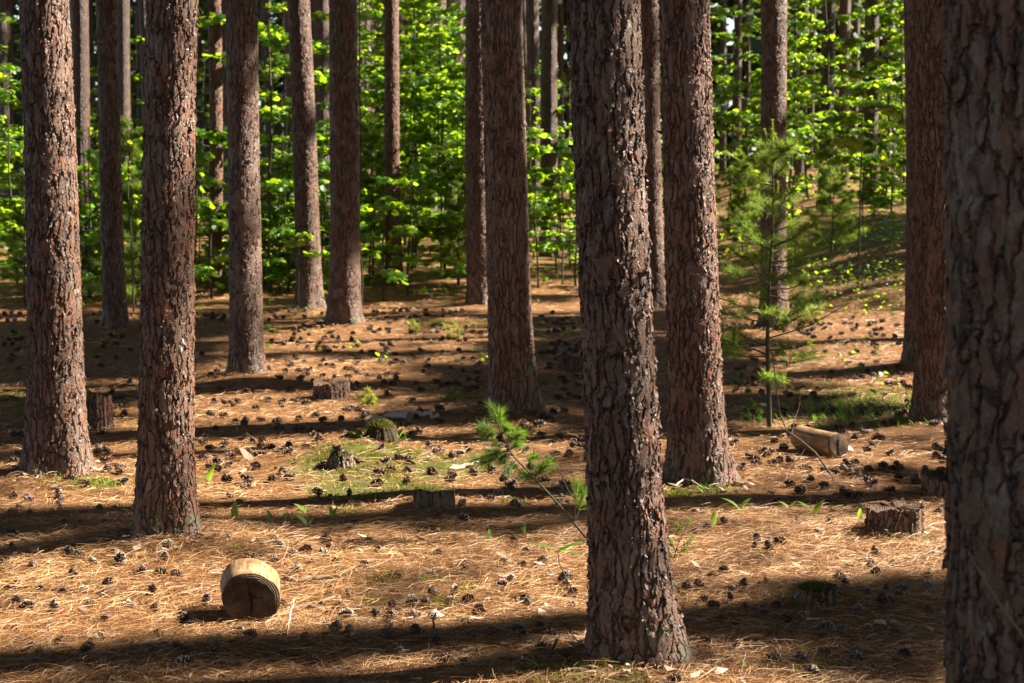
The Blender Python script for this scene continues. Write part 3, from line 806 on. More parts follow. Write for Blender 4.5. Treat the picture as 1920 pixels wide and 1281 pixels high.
def round_log(loc, rad, length, yaw, label, ovality=.06, crack_angles=(1.62, 4.9, .1), seed=1, wob=.04):
    r = np.random.default_rng(seed)
    root = empty('cut_log', loc, label, 'log')
    root.rotation_euler = (PI / 2, 0, yaw)                  # local +z runs along the log towards the viewer side
    n, m_ = 72, 14
    th = np.arange(n) / n * 2 * PI; zs = np.linspace(-length / 2, length / 2, m_)
    ph = r.random(4) * 6.28
    def rr(t, z): return rad * (1 + ovality * np.cos(2 * t + ph[0]) + wob * .5 * np.sin(3 * t + ph[1]) + wob * .35 * np.sin(7 * t + ph[2]) + .03 * np.sin(z / length * 3 + ph[3]))
    Z, T = np.meshgrid(zs, th, indexing='ij'); Rr = rr(T, Z)
    Rr[0] *= .96; Rr[-1] *= .985
    V = np.stack([Rr * np.cos(T), Rr * np.sin(T), Z], -1).reshape(-1, 3)
    i = np.arange(m_ - 1)[:, None] * n; j = np.arange(n)[None, :]; k = (j + 1) % n
    build('log_side', V, [np.stack([i + j, i + k, i + n + k, i + n + j], -1).reshape(-1, 4)], M['peeled'], root, True)
    for s_, zz in ((1, length / 2), (-1, -length / 2)):
        row = rr(th, zz) * (.985 if s_ > 0 else .96)
        rings = [row * f for f in (1, .94, .6, .25)]
        V = np.concatenate([np.stack([q * np.cos(th), q * np.sin(th), np.full(n, zz + s_ * (.0 if a == 0 else .003))], -1) for a, q in enumerate(rings)] + [np.array([[0, 0, zz + s_ * .003]])])
        fs = []
        for a in range(3):
            fs.append(np.stack([a * n + np.arange(n), a * n + (np.arange(n) + 1) % n, (a + 1) * n + (np.arange(n) + 1) % n, (a + 1) * n + np.arange(n)], -1))
        f3 = np.stack([3 * n + np.arange(n), 3 * n + (np.arange(n) + 1) % n, np.full(n, 4 * n)], -1)
        face = build('sawn_face', V, [np.concatenate(fs), f3], M['end'], root, False)
        if s_ > 0:
            mb = MB()
            for ca, ln, wd in crack_angles:
                pts = [np.array([math.cos(ca) * rad * ln * q + .03 * rad * math.sin(9 * q + ca), math.sin(ca) * rad * ln * q + .04 * rad * math.sin(7 * q), zz + .0045]) for q in np.linspace(0, 1, 7)]
                w = np.array([1, .95, .8, .7, .5, .3, .05]) * wd
                nn = np.array([-math.sin(ca), math.cos(ca), 0])
                Vc = np.concatenate([[p - nn * ww, p + nn * ww, ] for p, ww in zip(pts, w)])
                mb.add(Vc, [[2 * q, 2 * q + 1, 2 * q + 3, 2 * q + 2] for q in range(6)], .3)
            mb.build('crack', M['crack'], face)
    return root
p = ground(462, 1170); s_ = F / depth_of(p); lr = 53.5 / s_
d_ = np.array([-.17, .985]); 
c = np.array([at_depth(461, p[1]) + d_[0] * .1, p[1] + d_[1] * .1])
LOG1 = round_log((c[0], c[1], float(hgt(c[0], c[1])) + lr * .95), lr, .235, math.atan2(-d_[0], d_[1]), 'short round sawn log with cracked end face, sunlit on top, lying on sunny needles',
          crack_angles=((1.75, .6, .0035), (4.72, .75, .0045), (.12, .5, .0022)), seed=3)
p = ground(1565, 862); s_ = F / depth_of(p); lr2 = 24.5 / s_
d2 = np.array([-.42, .9075])
c2_ = np.array([at_depth(1579, p[1]) + d2[0] * .19, p[1] + d2[1] * .19 + .02])
LOG2 = round_log((c2_[0], c2_[1], float(hgt(c2_[0], c2_[1])) + lr2 * .93), lr2, .38, math.atan2(-d2[0], d2[1]), 'longer brown log lying on its side beyond the dead forked branch', seed=8,
          crack_angles=((1.57, .9, .006), (4.71, .95, .006)))

def stump(px, py, wpx, hpx, label, top='wood', seed=0, flare=.25, mossy=0.0, dome=0.0, name='tree_stump'):
    r = np.random.default_rng(seed); p = ground(px, py); s_ = F / depth_of(p)
    rad, h = wpx / s_ / 2, hpx / s_ * .93
    x, y = p[0], p[1] + rad * .8; z = float(hgt(x, y)) 
    root = empty(name, (x, y, z), label, 'stump', 'old stumps on the needle floor')
    n, m_ = 200, 34; th = np.arange(n) / n * 2 * PI; f = np.linspace(0, 1, m_)
    ph = r.random(6) * 6.28
    edge = 1 + .04 * np.sin(3 * th + ph[0]) + .035 * np.sin(5 * th + ph[1]) + .03 * np.sin(11 * th + ph[2]) + .022 * np.sin(19 * th + ph[3]) + np.repeat(r.normal(0, .014, n // 4), 4)
    hh = h * (1 + .10 * np.sin(th + ph[4]) + .05 * np.sin(4 * th + ph[5]) + np.repeat(r.normal(0, .05, n // 4), 4) + r.normal(0, .012, n))
    V = []
    for q in f:
        rr = rad * edge * (1 + flare * (1 - q) ** 3 * (1 + .4 * np.sin(5 * th + ph[2])) - dome * q ** 3)
        V.append(np.stack([rr * np.cos(th), rr * np.sin(th), -.04 + q * (hh + .04)], -1))
    V = np.concatenate(V)
    i = np.arange(m_ - 1)[:, None] * n; j = np.arange(n)[None, :]; k = (j + 1) % n
    build('bark_side', V, [np.stack([i + j, i + k, i + n + k, i + n + j], -1).reshape(-1, 4)], M['bark_stump'] if mossy < .6 else M['stump_moss'], root, True)
    rim = V[-n:]; c = rim.mean(0)
    Vt = [rim + (0, 0, .0005)]
    for q in (.9, .6, .3): 
        w = c + (rim - c) * q; w[:, 2] = c[2] + (rim[:, 2] - c[2]) * q + (dome * rad * 1.1) * (1 - q * q) + r.normal(0, .002 + .01 * mossy * rad / .1, n) - .004 * (1 - dome); Vt.append(w)
    Vt.append(c[None] + (0, 0, dome * rad * 1.15 - .004))
    fs = np.concatenate([np.stack([a * n + j[0], a * n + k[0], (a + 1) * n + k[0], (a + 1) * n + j[0]], -1) for a in range(3)])
    f3 = np.stack([3 * n + j[0], 3 * n + k[0], np.full(n, 4 * n)], -1)
    tnt = np.clip(r.normal(.5, .2, 4 * n + 1), 0, 1)
    build('sawn_top' if top == 'wood' else 'mossy_top', np.concatenate(Vt), [fs, f3], M['end'] if top == 'wood' else M['stump_moss'], root, top != 'wood', {'tint': tnt})
    if top == 'moss' or mossy > 0:
        mb = MB(); N = 380 if mossy < .6 else 700
        a = r.uniform(0, 6.28, N); q = np.sqrt(r.random(N)) * rad * 1.02
        if mossy < .6 and top != 'wood': a = r.normal(2.6, .9, N)
        e = np.interp(np.mod(a, 2 * PI), np.append(th, 2 * PI), np.append(edge, edge[0])) * (1 - dome)
        X_, Y_ = q * np.cos(a) * e, q * np.sin(a) * e; Z_ = h + dome * rad * (1 - (q / rad) ** 2)
        b = r.uniform(0, 6.28, N); w = .003; hb = r.uniform(.006, .02, N) * (1.6 if mossy > .6 else 1)
        le = r.normal(0, .6, (N, 2)) * hb[:, None]
        P = np.stack([np.stack([X_ - w * np.cos(b), Y_ - w * np.sin(b), Z_], -1), np.stack([X_ + w * np.cos(b), Y_ + w * np.sin(b), Z_], -1), np.stack([X_ + le[:, 0], Y_ + le[:, 1], Z_ + hb], -1)], 1)
        mb.add(P.reshape(-1, 3), np.arange(N * 3).reshape(-1, 3), np.repeat(r.random(N) * (.25 if mossy else .8), 3)); mb.build('moss', M['moss'], root)['kind'] = 'stuff'
    return root, np.array([x, y, z]), rad, h
STUMPS = {}
STUMPS['s1'] = stump(1687, 1006, 104, 50, 'sharp sawn stump with ragged bark beside the blurred closest trunk', seed=1, flare=.12)
STUMPS['s2'] = stump(811, 957, 76, 34, 'small brown stump with bright moss on its left top edge', 'moss', seed=2, flare=.18)
STUMPS['s3'] = stump(617, 751, 66, 34, 'dark blurred stump in the shade beyond the mossy mound', seed=3, flare=.1)
STUMPS['s4'] = stump(184, 808, 46, 70, 'tall grey stump peeking from behind the mossy footed left pine', seed=4, flare=.15)
STUMPS['s5'] = stump(714, 832, 64, 30, 'rounded stump overgrown by moss and needles behind the mossy mound', 'moss', seed=5, flare=.3, mossy=.9, dome=.3)
STUMPS['s6'] = stump(638, 880, 52, 24, 'low rotten dark stump with a pine cone sitting on top', 'moss', seed=6, flare=.5, mossy=.3, dome=.25)
STUMPS['s7'] = stump(1540, 1136, 70, 28, 'low mossy stump sunk in shaded needles in the foreground', 'moss', seed=7, flare=.2, mossy=.3)
STUMPS['s8'] = stump(1772, 936, 72, 42, 'shaded stump half hidden by the blurred closest trunk', seed=8, flare=.12)
STUMPS['s9'] = stump(1078, 700, 62, 28, 'faint shaded stump half hidden by the biggest flaky pine', seed=9, flare=.12)

# ------------------------------------------------------------------ plants
def needles_mesh(B, D, n_each, length, width, spread, seed, flat=.0):
    """bundles of needles at points B pointing along D"""
    r = np.random.default_rng(seed)
    B = np.repeat(np.asarray(B), n_each, 0); D = np.repeat(np.asarray(D), n_each, 0); N = len(B)
    d = D + r.normal(0, spread, (N, 3)); d /= np.linalg.norm(d, axis=1)[:, None]
    Ln = length * r.uniform(.65, 1.1, N)
    s_ = np.cross(d, r.normal(0, 1, (N, 3))); s_ /= np.linalg.norm(s_, axis=1)[:, None]
    mid = B + d * Ln[:, None] * .55; tip = B + d * Ln[:, None]; tip[:, 2] -= Ln * .10
    P = np.stack([B - s_ * width * .4, B + s_ * width * .4, mid + s_ * width * .5, mid - s_ * width * .5, tip], 1)
    k = np.arange(N)[:, None, None] * 5
    tri = (k + np.array([[0, 1, 2], [0, 2, 3], [3, 2, 4]])[None]).reshape(-1, 3)
    return P.reshape(-1, 3), tri, N
def young_pine(name, loc, H, spread_r, seed, label, group=None, low=.30, per=26, nl=.085, nw=.0022, trunk_r=.017, candles=True, curve=(0, 0)):
    r = np.random.default_rng(seed)
    root = empty(name, loc, label, 'pine sapling', group)
    zs = np.linspace(-.03, H, 12)
    ax = lambda z: np.array([curve[0] * (z / H) ** 2 + .012 * math.sin(z * 4 + seed), curve[1] * (z / H) ** 2, z])
    mb = MB(); v, q = tube([ax(z) for z in zs], np.interp(zs, [0, H], [trunk_r, .003]), 8); mb.add(v, q, .25)
    B, D = [], []
    whorls = list(np.linspace(low * H, H * .93, 8 if not candles else 10)) 
    for wi, z in enumerate(whorls):
        f = (z - low * H) / (H - low * H)
        Lb = spread_r * (1 - f) ** .75 * r.uniform(.8, 1.15) + .06
        nb = r.integers(5, 8); a0 = r.random() * 6.28
        for b in range(nb):
            a = a0 + b / nb * 6.28 + r.normal(0, .2); L_ = Lb * r.uniform(.6, 1.15)
            zz = z + r.normal(0, .09)
            if r.random() < .12: continue
            p0 = ax(zz); rise = r.uniform(-.1, .75) + .5 * f
            p1 = p0 + np.array([math.cos(a) * L_, math.sin(a) * L_, L_ * rise * .7])
            P = bend(p0, p1, 6, .10, seed * 100 + wi * 10 + b, .06)
            v, q = tube(P, np.interp(np.arange(6), [0, 5], [.0055, .0018]), 4); mb.add(v, q, .45)
            tw = [P]
            for s_ in range(2 + int(L_ > .25) * 3):
                i_ = r.integers(2, 5); dirn = P[5] - P[3]; dirn = dirn / np.linalg.norm(dirn)
                sd = np.cross(dirn, (0, 0, 1)) * r.choice([-1, 1]); e = P[i_] + (dirn * .6 + sd * .8 + np.array([0, 0, .15])) * L_ * r.uniform(.2, .4)
                T = bend(P[i_], e, 5, .06, seed * 77 + s_ + b); v, q = tube(T, [.0028, .0024, .002, .0016, .0012], 3); mb.add(v, q, .5); tw.append(T)
            for T in tw:
                n_ = len(T); 
                for k in np.linspace(.4 if T is P else .25, 1, 8 if T is P else 6):
                    x = k * (n_ - 1); i0 = min(int(x), n_ - 2); pp = T[i0] + (T[i0 + 1] - T[i0]) * (x - i0); dd = T[i0 + 1] - T[i0]; dd = dd / np.linalg.norm(dd)
                    B.append(pp); D.append(dd * .8 + np.array([0, 0, .25]))
    for k in range(8): B.append(ax(H * (.9 + .1 * k / 7))); D.append(np.array([0, 0, 1.]))
    V, T_, N = needles_mesh(B, D, per, nl, nw, .72, seed)
    tint = np.repeat(np.clip(r.normal(.66, .2, N) , 0, .92), 5)
    mb2 = MB(); mb2.add(V, T_, tint)
    if candles:                                                              # fresh upright shoots
        for (dx, dy, z0, L_) in [(0, 0, H, .11), (.03, .01, H * .985, .08), (-.03, 0, H * .985, .08), (.02, -.02, H * .98, .06)] + [(r.normal(0, spread_r * .42), r.normal(0, spread_r * .3), H * r.uniform(.5, .95), r.uniform(.05, .1)) for k in range(12)]:
            p0 = ax(min(z0, H)) + np.array([dx, dy, 0]); p1 = p0 + np.array([dx * .5 + r.normal(0, .012), dy * .3, L_])
            v, q = tube(bend(p0, p1, 4, .05), [.0035, .004, .0035, .001], 5); mb2.add(v, q, .98)
            nb_, _, nn = needles_mesh([p0 + (p1 - p0) * k for k in np.linspace(0, 1, 9)], [np.array([dx, dy, .5])] * 9, 8, .02, .0018, .5, 5)
            mb2.add(nb_, _, .95)
    mb.build('trunk', M['stem'], root, True); mb2.build('needles', M['needles'], root)
    return root
p = ground(1440, 803)
SAP = young_pine('pine_sapling', p, (803 - 262) / (F / depth_of(p)), .40, 21, 'young pine sapling with soft green needles and pale upright shoots, beside the pale rooted pine', low=.24, per=12, nl=.08, nw=.0017)
bgs = [(250, 575, 21, 2.1), (222, 560, 23, 1.9), (1392, 0, 27, 1.6), (60, 0, 22, 1.6), (700, 0, 25, 2.2), (860, 0, 24, 1.6), (1560, 0, 24, 1.6)]
ypr = []
sp2 = None
for i, (px, py, d, h) in enumerate(bgs):
    x = at_depth(px, d); loc = (x, d, float(hgt(x, d)))
    if sp2 is None: sp2 = young_pine('pine_sapling', loc, 2.0, .55, 33, 'x', 'young pines at the edge of the leaves', low=.12, per=16, nl=.11, nw=.0042, candles=False); o = sp2; o.scale = (h / 2,) * 3
    else: o = copy_thing(sp2, loc, rng.uniform(0, 6.28), h / 2)
    ypr.append((px, o))
label_by_gap(ypr, 'feathery young pine among the leaves')

# leaning seedling behind the big pine
def twig_plant(name, root_px, pts_px, d0, tufts, label, cat, rad=.004, per=24, nl=.055, seed=3, nw=.0016, tint_=.45):
    p = ground(*root_px); root = empty(name, p, label, cat)
    d = depth_of(p); P = [np.zeros(3)]
    def at(px, py, dd): r_ = np.array(ray(px, py)); q = r_ / (r_[1]) * dd; q[2] += CH; return q - p
    P += [at(a, b, p[1] + dy) for a, b, dy in pts_px]
    mb = MB(); P = np.array(P)
    tt = np.linspace(0, len(P) - 1, 14); S = np.stack([np.interp(tt, np.arange(len(P)), P[:, i]) for i in range(3)], -1)
    v, q = tube(S, np.interp(tt, [0, len(P) - 1], [rad, rad * .4]), 6); mb.add(v, q, .35)
    B, D = [], []
    r_ = np.random.default_rng(seed)
    for (a, b, dy, fr, Ls) in tufts:
        e = at(a, b, p[1] + dy); s0 = S[int(fr * 13)]
        T = bend(s0, e, 6, .12, seed + int(a)); v, q = tube(T, np.linspace(rad * .5, rad * .25, 6), 5); mb.add(v, q, .4)
        dirn = (T[-1] - T[-3]); dirn /= np.linalg.norm(dirn) + 1e-6
        for k in np.linspace(.45, 1, Ls):
            x = k * 5; i0 = min(int(x), 4); B.append(T[i0] + (T[i0 + 1] - T[i0]) * (x - i0)); D.append(dirn * .9 + np.array([0, 0, .1]))
    mb.build('stem', M['stem'], root, True)
    V, T_, N = needles_mesh(B, D, per, nl, nw, .6, seed)
    mb2 = MB(); mb2.add(V, T_, np.repeat(np.clip(r_.normal(tint_, .2, N), 0, 1), 5)); mb2.build('needles', M['needles'], root)
    return root
twig_plant('pine_seedling', (1103, 1014), [(1060, 960, 0), (1010, 905, .02), (955, 848, .03), (935, 800, .03)], 0,
           [(922, 766, .03, .98, 8), (938, 775, .0, .98, 8), (905, 802, .06, .95, 9), (915, 815, .04, .93, 12), (950, 805, .0, .93, 12), (975, 815, .02, .86, 12), (968, 835, .02, .84, 10), (890, 862, .06, .80, 12), (908, 868, .03, .80, 12), (925, 850, .0, .82, 12), (945, 858, .02, .82, 10), (955, 880, .0, .75, 8),
            (1000, 858, .05, .62, 10), (1030, 868, .05, .58, 11), (1012, 880, .05, .58, 10), (985, 892, .03, .6, 9), (1082, 905, .0, .22, 8), (1096, 925, .02, .18, 8)],
           'leaning pine seedling with bushy needle tufts, left of the biggest flaky pine', 'pine seedling', .0062, 22, .064, 3, .0013, .4)
twig_plant('pine_seedling', (1262, 1052), [(1268, 1030, 0), (1280, 1000, 0)], 0, [(1292, 975, 0, .9, 5), (1270, 985, 0, .7, 5), (1296, 1012, 0, .5, 6), (1258, 1018, 0, .4, 6), (1285, 1030, 0, .3, 5), (1258, 1045, 0, .1, 5)],
           'small scruffy pine seedling at the right side of the biggest flaky pine', 'pine seedling', .003, 14, .03, 9)
for i, (px, py, h, t, lab) in enumerate(((690, 765, 32, .95, 'bright green sunlit pine seedling near the dark blurred stump'), (853, 757, 26, .7, 'pale green pine seedling left of the thick dark pine'), (850, 640, 34, .8, 'light green pine seedling in front of the half hidden reddish pine'),
                                  (775, 626, 22, .85, 'tiny pine seedling on needles below the slim leaf ringed pine'), (600, 662, 18, .6, 'tiny dark pine seedling just below the pine beside the black stem'), (1480, 690, 40, .55, 'bushy dark green pine seedling behind the stem of the sapling'), (1390, 745, 40, .3, 'shaded pine seedling close to the pale rooted pine'), (1410, 800, 44, .3, 'bare stemmed pine seedling left of the sapling stem'))):
    twig_plant('pine_seedling', (px, py), [(px + 1, py - h * .45, 0), (px, py - h * .8, 0)], 0,
               [(px, py - h, 0, .98, 6), (px - h * .28, py - h * .7, .02, .7, 6), (px + h * .28, py - h * .62, -.02, .6, 6), (px + h * .3, py - h * .3, 0, .4, 5), (px - h * .25, py - h * .35, 0, .4, 5)], lab, 'pine seedling', .003, 16, .05, 40 + i, .003, t)

def blade(L_, W, n=7, droop=.35, fold=.25):
    t = np.linspace(0, 1, n); w = W * np.sin(PI * np.clip(t, 0, 1) ** .85) ** .8 * (1 - .25 * t) + .0006
    y = L_ * t; z = L_ * (.55 * t - droop * t * t)
    V = np.concatenate([np.stack([s_ * w, y, z + fold * w * abs(s_)], -1) for s_ in (-1, 0, 1)])
    q = [[a * n + i, a * n + i + 1, (a + 1) * n + i + 1, (a + 1) * n + i] for a in range(2) for i in range(n - 1)]
    return V, np.array(q)
def herb(px, py, leaves, label, seed):
    """leaves: (azimuth deg, length px, upness)"""
    r = np.random.default_rng(seed); p = ground(px, py); s_ = F / depth_of(p)
    root = empty('herb_plant', p, label, 'wild plant', 'broad leaved sprouts on the needles')
    mb0 = MB(); v, q = tube([(0, 0, -.02), (0, 0, .008), (0, 0, .016)], .0022, 6); mb0.add(v, q, .5); mb0.build('stem', M['herb'], root)
    for (az, lp_, up) in leaves:
        L_ = 1.25 * lp_ / s_; V, Q = blade(L_, L_ * .2); a = R(az - 90); c, s2 = math.cos(a), math.sin(a); u = R(up)
        y, z = V[:, 1] * math.cos(u) - V[:, 2] * math.sin(u), V[:, 1] * math.sin(u) + V[:, 2] * math.cos(u)
        W = np.stack([V[:, 0] * c - y * s2, V[:, 0] * s2 + y * c, z + .01], -1)
        mb = MB(); mb.add(W, Q, r.uniform(.5, .95)); mb.build('leaf', M['herb'], root, True)
for i, (px, py, lv, lab) in enumerate((
    (1527, 970, ((170, 34, 25), (30, 30, 35)), 'two leaved bright sprout in sun left of the sharp sawn stump'),
    (1612, 981, ((270, 20, 70),), 'single round yellow leaf touching the needles beside the sharp sawn stump'),
    (1388, 962, ((165, 34, 20), (30, 26, 30), (330, 16, 40)), 'dull shaded sprout in front of the pale rooted pine'),
    (1480, 960, ((150, 22, 20), (30, 18, 30)), 'small dark sprout left of the two leaved bright sprout'),
    (441, 980, ((85, 30, 75), (200, 12, 40)), 'upright single dark green leaf right of the pine with white resin'),
    (392, 908, ((60, 30, 50), (170, 18, 20)), 'dark green sprout hugging the right side of the pine with white resin'),
    (508, 986, ((140, 22, 55), (100, 14, 60)), 'narrow bright sprout nearest the upright single dark green leaf'),
    (577, 992, ((160, 34, 25), (25, 22, 35)), 'spreading two leaved sprout, lowest of the sunny sprouts'),
    (624, 978, ((130, 22, 50), (60, 20, 45)), 'sunny upright sprout between the small mossy stump and its neighbours'),
    (573, 968, ((150, 26, 20), (40, 14, 60)), 'half shaded sprout just above the lowest sunny sprout'),
    (535, 984, ((90, 14, 70),), 'tiny single leaf sprout among the sunny sprouts'),
    (982, 1006, ((60, 16, 60), (150, 12, 50)), 'tiny yellow sprout below the leaning pine seedling'),
    (919, 1016, ((110, 16, 60), (70, 10, 60)), 'narrow tiny sprout beside the tiny yellow sprout'),
    (1338, 992, ((80, 24, 70),), 'narrow upright leaf in sun right of the scruffy seedling'))):
    herb(px, py, lv, lab, i)

# oak seedling with two big lobed leaves
def lobed_leaf(L_, W, lobes=4):
    ts = np.linspace(0, 1, 4 * lobes + 1); w = W * (np.sin(PI * ts ** .9) ** .7) * (.72 + .28 * np.cos(ts * lobes * 2 * PI + PI)) + .001
    y = ts * L_; z = .12 * L_ * np.sin(ts * 2.6) 
    n = len(ts)
    V = np.concatenate([np.stack([-w, y, z - w * .25], -1), np.stack([0 * w, y, z], -1), np.stack([w, y, z - w * .25], -1)])
    q = [[a * n + i, a * n + i + 1, (a + 1) * n + i + 1, (a + 1) * n + i] for a in range(2) for i in range(n - 1)]
    return V, np.array(q)
p = ground(1085, 1125); root = empty('oak_seedling', p, 'oak seedling with big dark lobed leaves, left of the biggest flaky pine', 'seedling')
def loc_at(px, py, dy, p=p): r_ = np.array(ray(px, py)); q = r_ / r_[1] * (p[1] + dy); q[2] += CH; return q - p
hub = loc_at(1046, 1032, .05)
mb = MB(); v, q = tube(np.array([(0, 0, -.01), loc_at(1062, 1085, .02), loc_at(1048, 1055, .04), hub]), [.0028, .0024, .002, .0014], 6); mb.add(v, q, .4); mb.build('stem', M['stem'], root, True)
for (e, L_, W, tl) in ((loc_at(993, 1022, .0), 1, .017, .2), (loc_at(1096, 1020, .08), 1, .015, -.1), (loc_at(1096, 1050, -.06), 1, .022, .3)):
    d = e - hub; Ln = np.linalg.norm(d); d /= Ln; sd = np.cross(d, (0, 0, 1)); sd /= np.linalg.norm(sd); up = np.cross(sd, d)
    sd, up = sd * math.cos(tl) + up * math.sin(tl), up * math.cos(tl) - sd * math.sin(tl)
    V, Q = lobed_leaf(Ln, W); mb = MB(); mb.add(hub + V[:, :1] * sd + V[:, 1:2] * d + V[:, 2:] * up, Q, .12); mb.build('leaf', M['herb'], root, True)

# maple saplings
LEAF2 = np.array([(0, 0), (.30, -.02), (.48, .28), (.34, .42), (.42, .72), (.17, .62), (0, 1.0), (-.17, .62), (-.42, .72), (-.34, .42), (-.48, .28), (-.30, -.02)])
def leaves_mesh(C, yaw, size, tilt, r, tint, simple=False):
    out2 = LEAF2[[0, 2, 4, 6, 8, 10]] if simple else LEAF2
    k = len(out2); N = len(C)
    q = np.concatenate([[(0, .35)], out2]); q = q - (0, .0)
    x = q[None, :, 0] * size[:, None]; y = q[None, :, 1] * size[:, None]; z = -np.abs(q[None, :, 0]) * size[:, None] * .35 - .18 * y * y / size[:, None]
    # roll and pitch
    a, b = tilt[:, 0][:, None], tilt[:, 1][:, None]
    x, z = x * np.cos(a) - z * np.sin(a), x * np.sin(a) + z * np.cos(a)
    y, z = y * np.cos(b) - z * np.sin(b), y * np.sin(b) + z * np.cos(b)
    c, s_ = np.cos(yaw)[:, None], np.sin(yaw)[:, None]
    P = np.stack([x * c - y * s_, x * s_ + y * c, z], -1) + C[:, None, :]
    tri = np.array([[0, 1 + i, 1 + (i + 1) % k] for i in range(k)])
    return P.reshape(-1, 3), (np.arange(N)[:, None, None] * (k + 1) + tri[None]).reshape(-1, 3), np.repeat(tint, k + 1)
def maple(name, loc, H, width, seed, nbr, label, group, stem_r=.018, low=.25, leaf=.10, dens=1.0):
    r = np.random.default_rng(seed); root = empty(name, loc, label, 'maple sapling', group)
    zs = np.linspace(-.05, H, 10); wob = r.normal(0, .05, (10, 2)).cumsum(0) * (H / 10)
    S = np.stack([wob[:, 0], wob[:, 1], zs], -1)
    mb = MB(); v, q = tube(S, np.linspace(stem_r, .004, 10), 7); mb.add(v, q, .3)
    C, yw, sz = [], [], []
    for b in range(nbr):
        f = low + (1 - low) * (b + r.random()) / nbr; z = f * H
        p0 = np.array([np.interp(z, zs, S[:, 0]), np.interp(z, zs, S[:, 1]), z]); a = b * 2.4 + r.normal(0, .4)
        L_ = width * (1.05 - .55 * f) * r.uniform(.55, 1.15)
        p1 = p0 + np.array([math.cos(a) * L_, math.sin(a) * L_, L_ * r.uniform(-.02, .30)])
        P = bend(p0, p1, 7, .08, seed * 50 + b, -.05); v, q = tube(P, np.linspace(.007, .002, 7), 4); mb.add(v, q, .35)
        segs = [P]
        for s_ in range(int(2 + L_ * 3)):
            i_ = r.integers(2, 6); sa = a + r.choice([-1, 1]) * r.uniform(.5, 1.1); l2 = L_ * r.uniform(.2, .5)
            T = bend(P[i_], P[i_] + np.array([math.cos(sa) * l2, math.sin(sa) * l2, l2 * r.uniform(-.1, .15)]), 5, .06, seed * 90 + b * 9 + s_)
            v, q = tube(T, np.linspace(.003, .0012, 5), 3); mb.add(v, q, .35); segs.append(T)
        for T in segs:
            ln = np.linalg.norm(T[-1] - T[0]); m_ = max(3, int(ln / (.055 / dens)))
            for k in np.linspace(.25, 1, m_):
                x = k * (len(T) - 1); i0 = min(int(x), len(T) - 2); pp = T[i0] + (T[i0 + 1] - T[i0]) * (x - i0)
                da = math.atan2(T[-1][1] - T[0][1], T[-1][0] - T[0][0])
                for sg in (-1, 1):
                    C.append(pp + r.normal(0, .018, 3)); yw.append(da - PI / 2 + sg * r.uniform(.3, 1.1)); sz.append(leaf * r.uniform(.55, 1.2))
    C = np.array(C); n = len(C)
    V, T_, ti = leaves_mesh(C, np.array(yw), np.array(sz), np.stack([r.normal(0, .38, n), r.normal(-.18, .35, n)], -1), r, np.clip(r.normal(.52, .32, n), 0, 1), True)
    mb.build('stem', M['stem'], root, True)
    m2 = MB(); m2.add(V, T_, ti); m2.build('foliage', M['leaf'], root)
    return root
protos = []
specs = [(5.2, 1.25, 22), (4.0, 1.1, 17), (3.0, 1.0, 13), (2.0, .8, 9), (1.2, .55, 7), (6.2, 1.4, 26)]
spots = []   # px, depth, which
r2 = np.random.default_rng(99)
for (x0, x1, n, kinds, da, db) in ((-60, 180, 7, (1, 2, 3, 4), 21.5, 30), (130, 430, 9, (3, 3, 4, 2), 22, 29), (430, 620, 7, (2, 3, 3, 1), 22.5, 30), (640, 900, 15, (0, 1, 5, 2, 1), 22.5, 33), (960, 1250, 6, (2, 3), 25, 33), (1330, 1480, 5, (0, 1, 2), 27, 35),
                               (1450, 1720, 9, (0, 1, 5, 2, 1), 29, 40), (1250, 1800, 2, (5, 0), 36, 44), (0, 640, 4, (0, 1), 34, 44), (-300, -60, 4, (0, 1), 22, 34), (1900, 2250, 5, (0, 1), 22, 36), (640, 900, 3, (5, 0), 35, 44),
                               (20, 900, 22, (4, 4, 3), 21.5, 27), (960, 1090, 6, (4, 3), 23, 27), (1560, 1720, 4, (4,), 27.5, 30)):
    for i in range(n): spots.append((r2.uniform(x0, x1), r2.uniform(da, db), kinds[r2.integers(len(kinds))]))
spots += [(45, 21, 3), (165, 22, 3), (395, 22, 4), (545, 23, 2)]
first = {}
mitems = []
for px, d, kd in spots:
    x = at_depth(px, d); loc = (x, d, float(hgt(x, d)))
    if kd not in first:
        H, W, nb = specs[kd]
        first[kd] = maple('maple_sapling', loc, H, W, 60 + kd, nb, 'x', 'maple saplings under the pines', .012 + H * .003, .12 if kd < 5 else .2, leaf=.10, dens=1.18)
        o = first[kd]
    else: o = copy_thing(first[kd], loc, r2.uniform(0, 6.28), r2.uniform(.85, 1.15))
    mitems.append((px, o))
label_by_gap([q for q in mitems if 0 <= q[0] < 1780], 'leafy maple sapling')
for px, o in mitems:
    if not 0 <= px < 1780: o['label'] = 'leafy maple sapling beyond the picture edge'
# slender dark stems nearer by
maple('maple_sapling', ground(1608, 548), 2.9, .62, 71, 10, 'slender bare stemmed maple rooted on the bank, leaves only up high', 'maple saplings under the pines', .014, .42, .12)
pB = ground(682, 600); maple('maple_sapling', pB, 4.6, .5, 72, 6, 'thin black maple stem hugging the right side of a dark pine', 'maple saplings under the pines', .013, .75, .11)
pB = ground(253, 585); maple('maple_sapling', pB, 2.2, .35, 73, 4, 'thin dark maple stem between the reddish leaning pine and the resin pine', 'maple saplings under the pines', .012, .6, .09)
pB = ground(560, 585); maple('maple_sapling', pB, .9, .3, 74, 4, 'short leafy maple twig at the foot of the left leaning pine', 'maple saplings under the pines', .006, .7, .09)

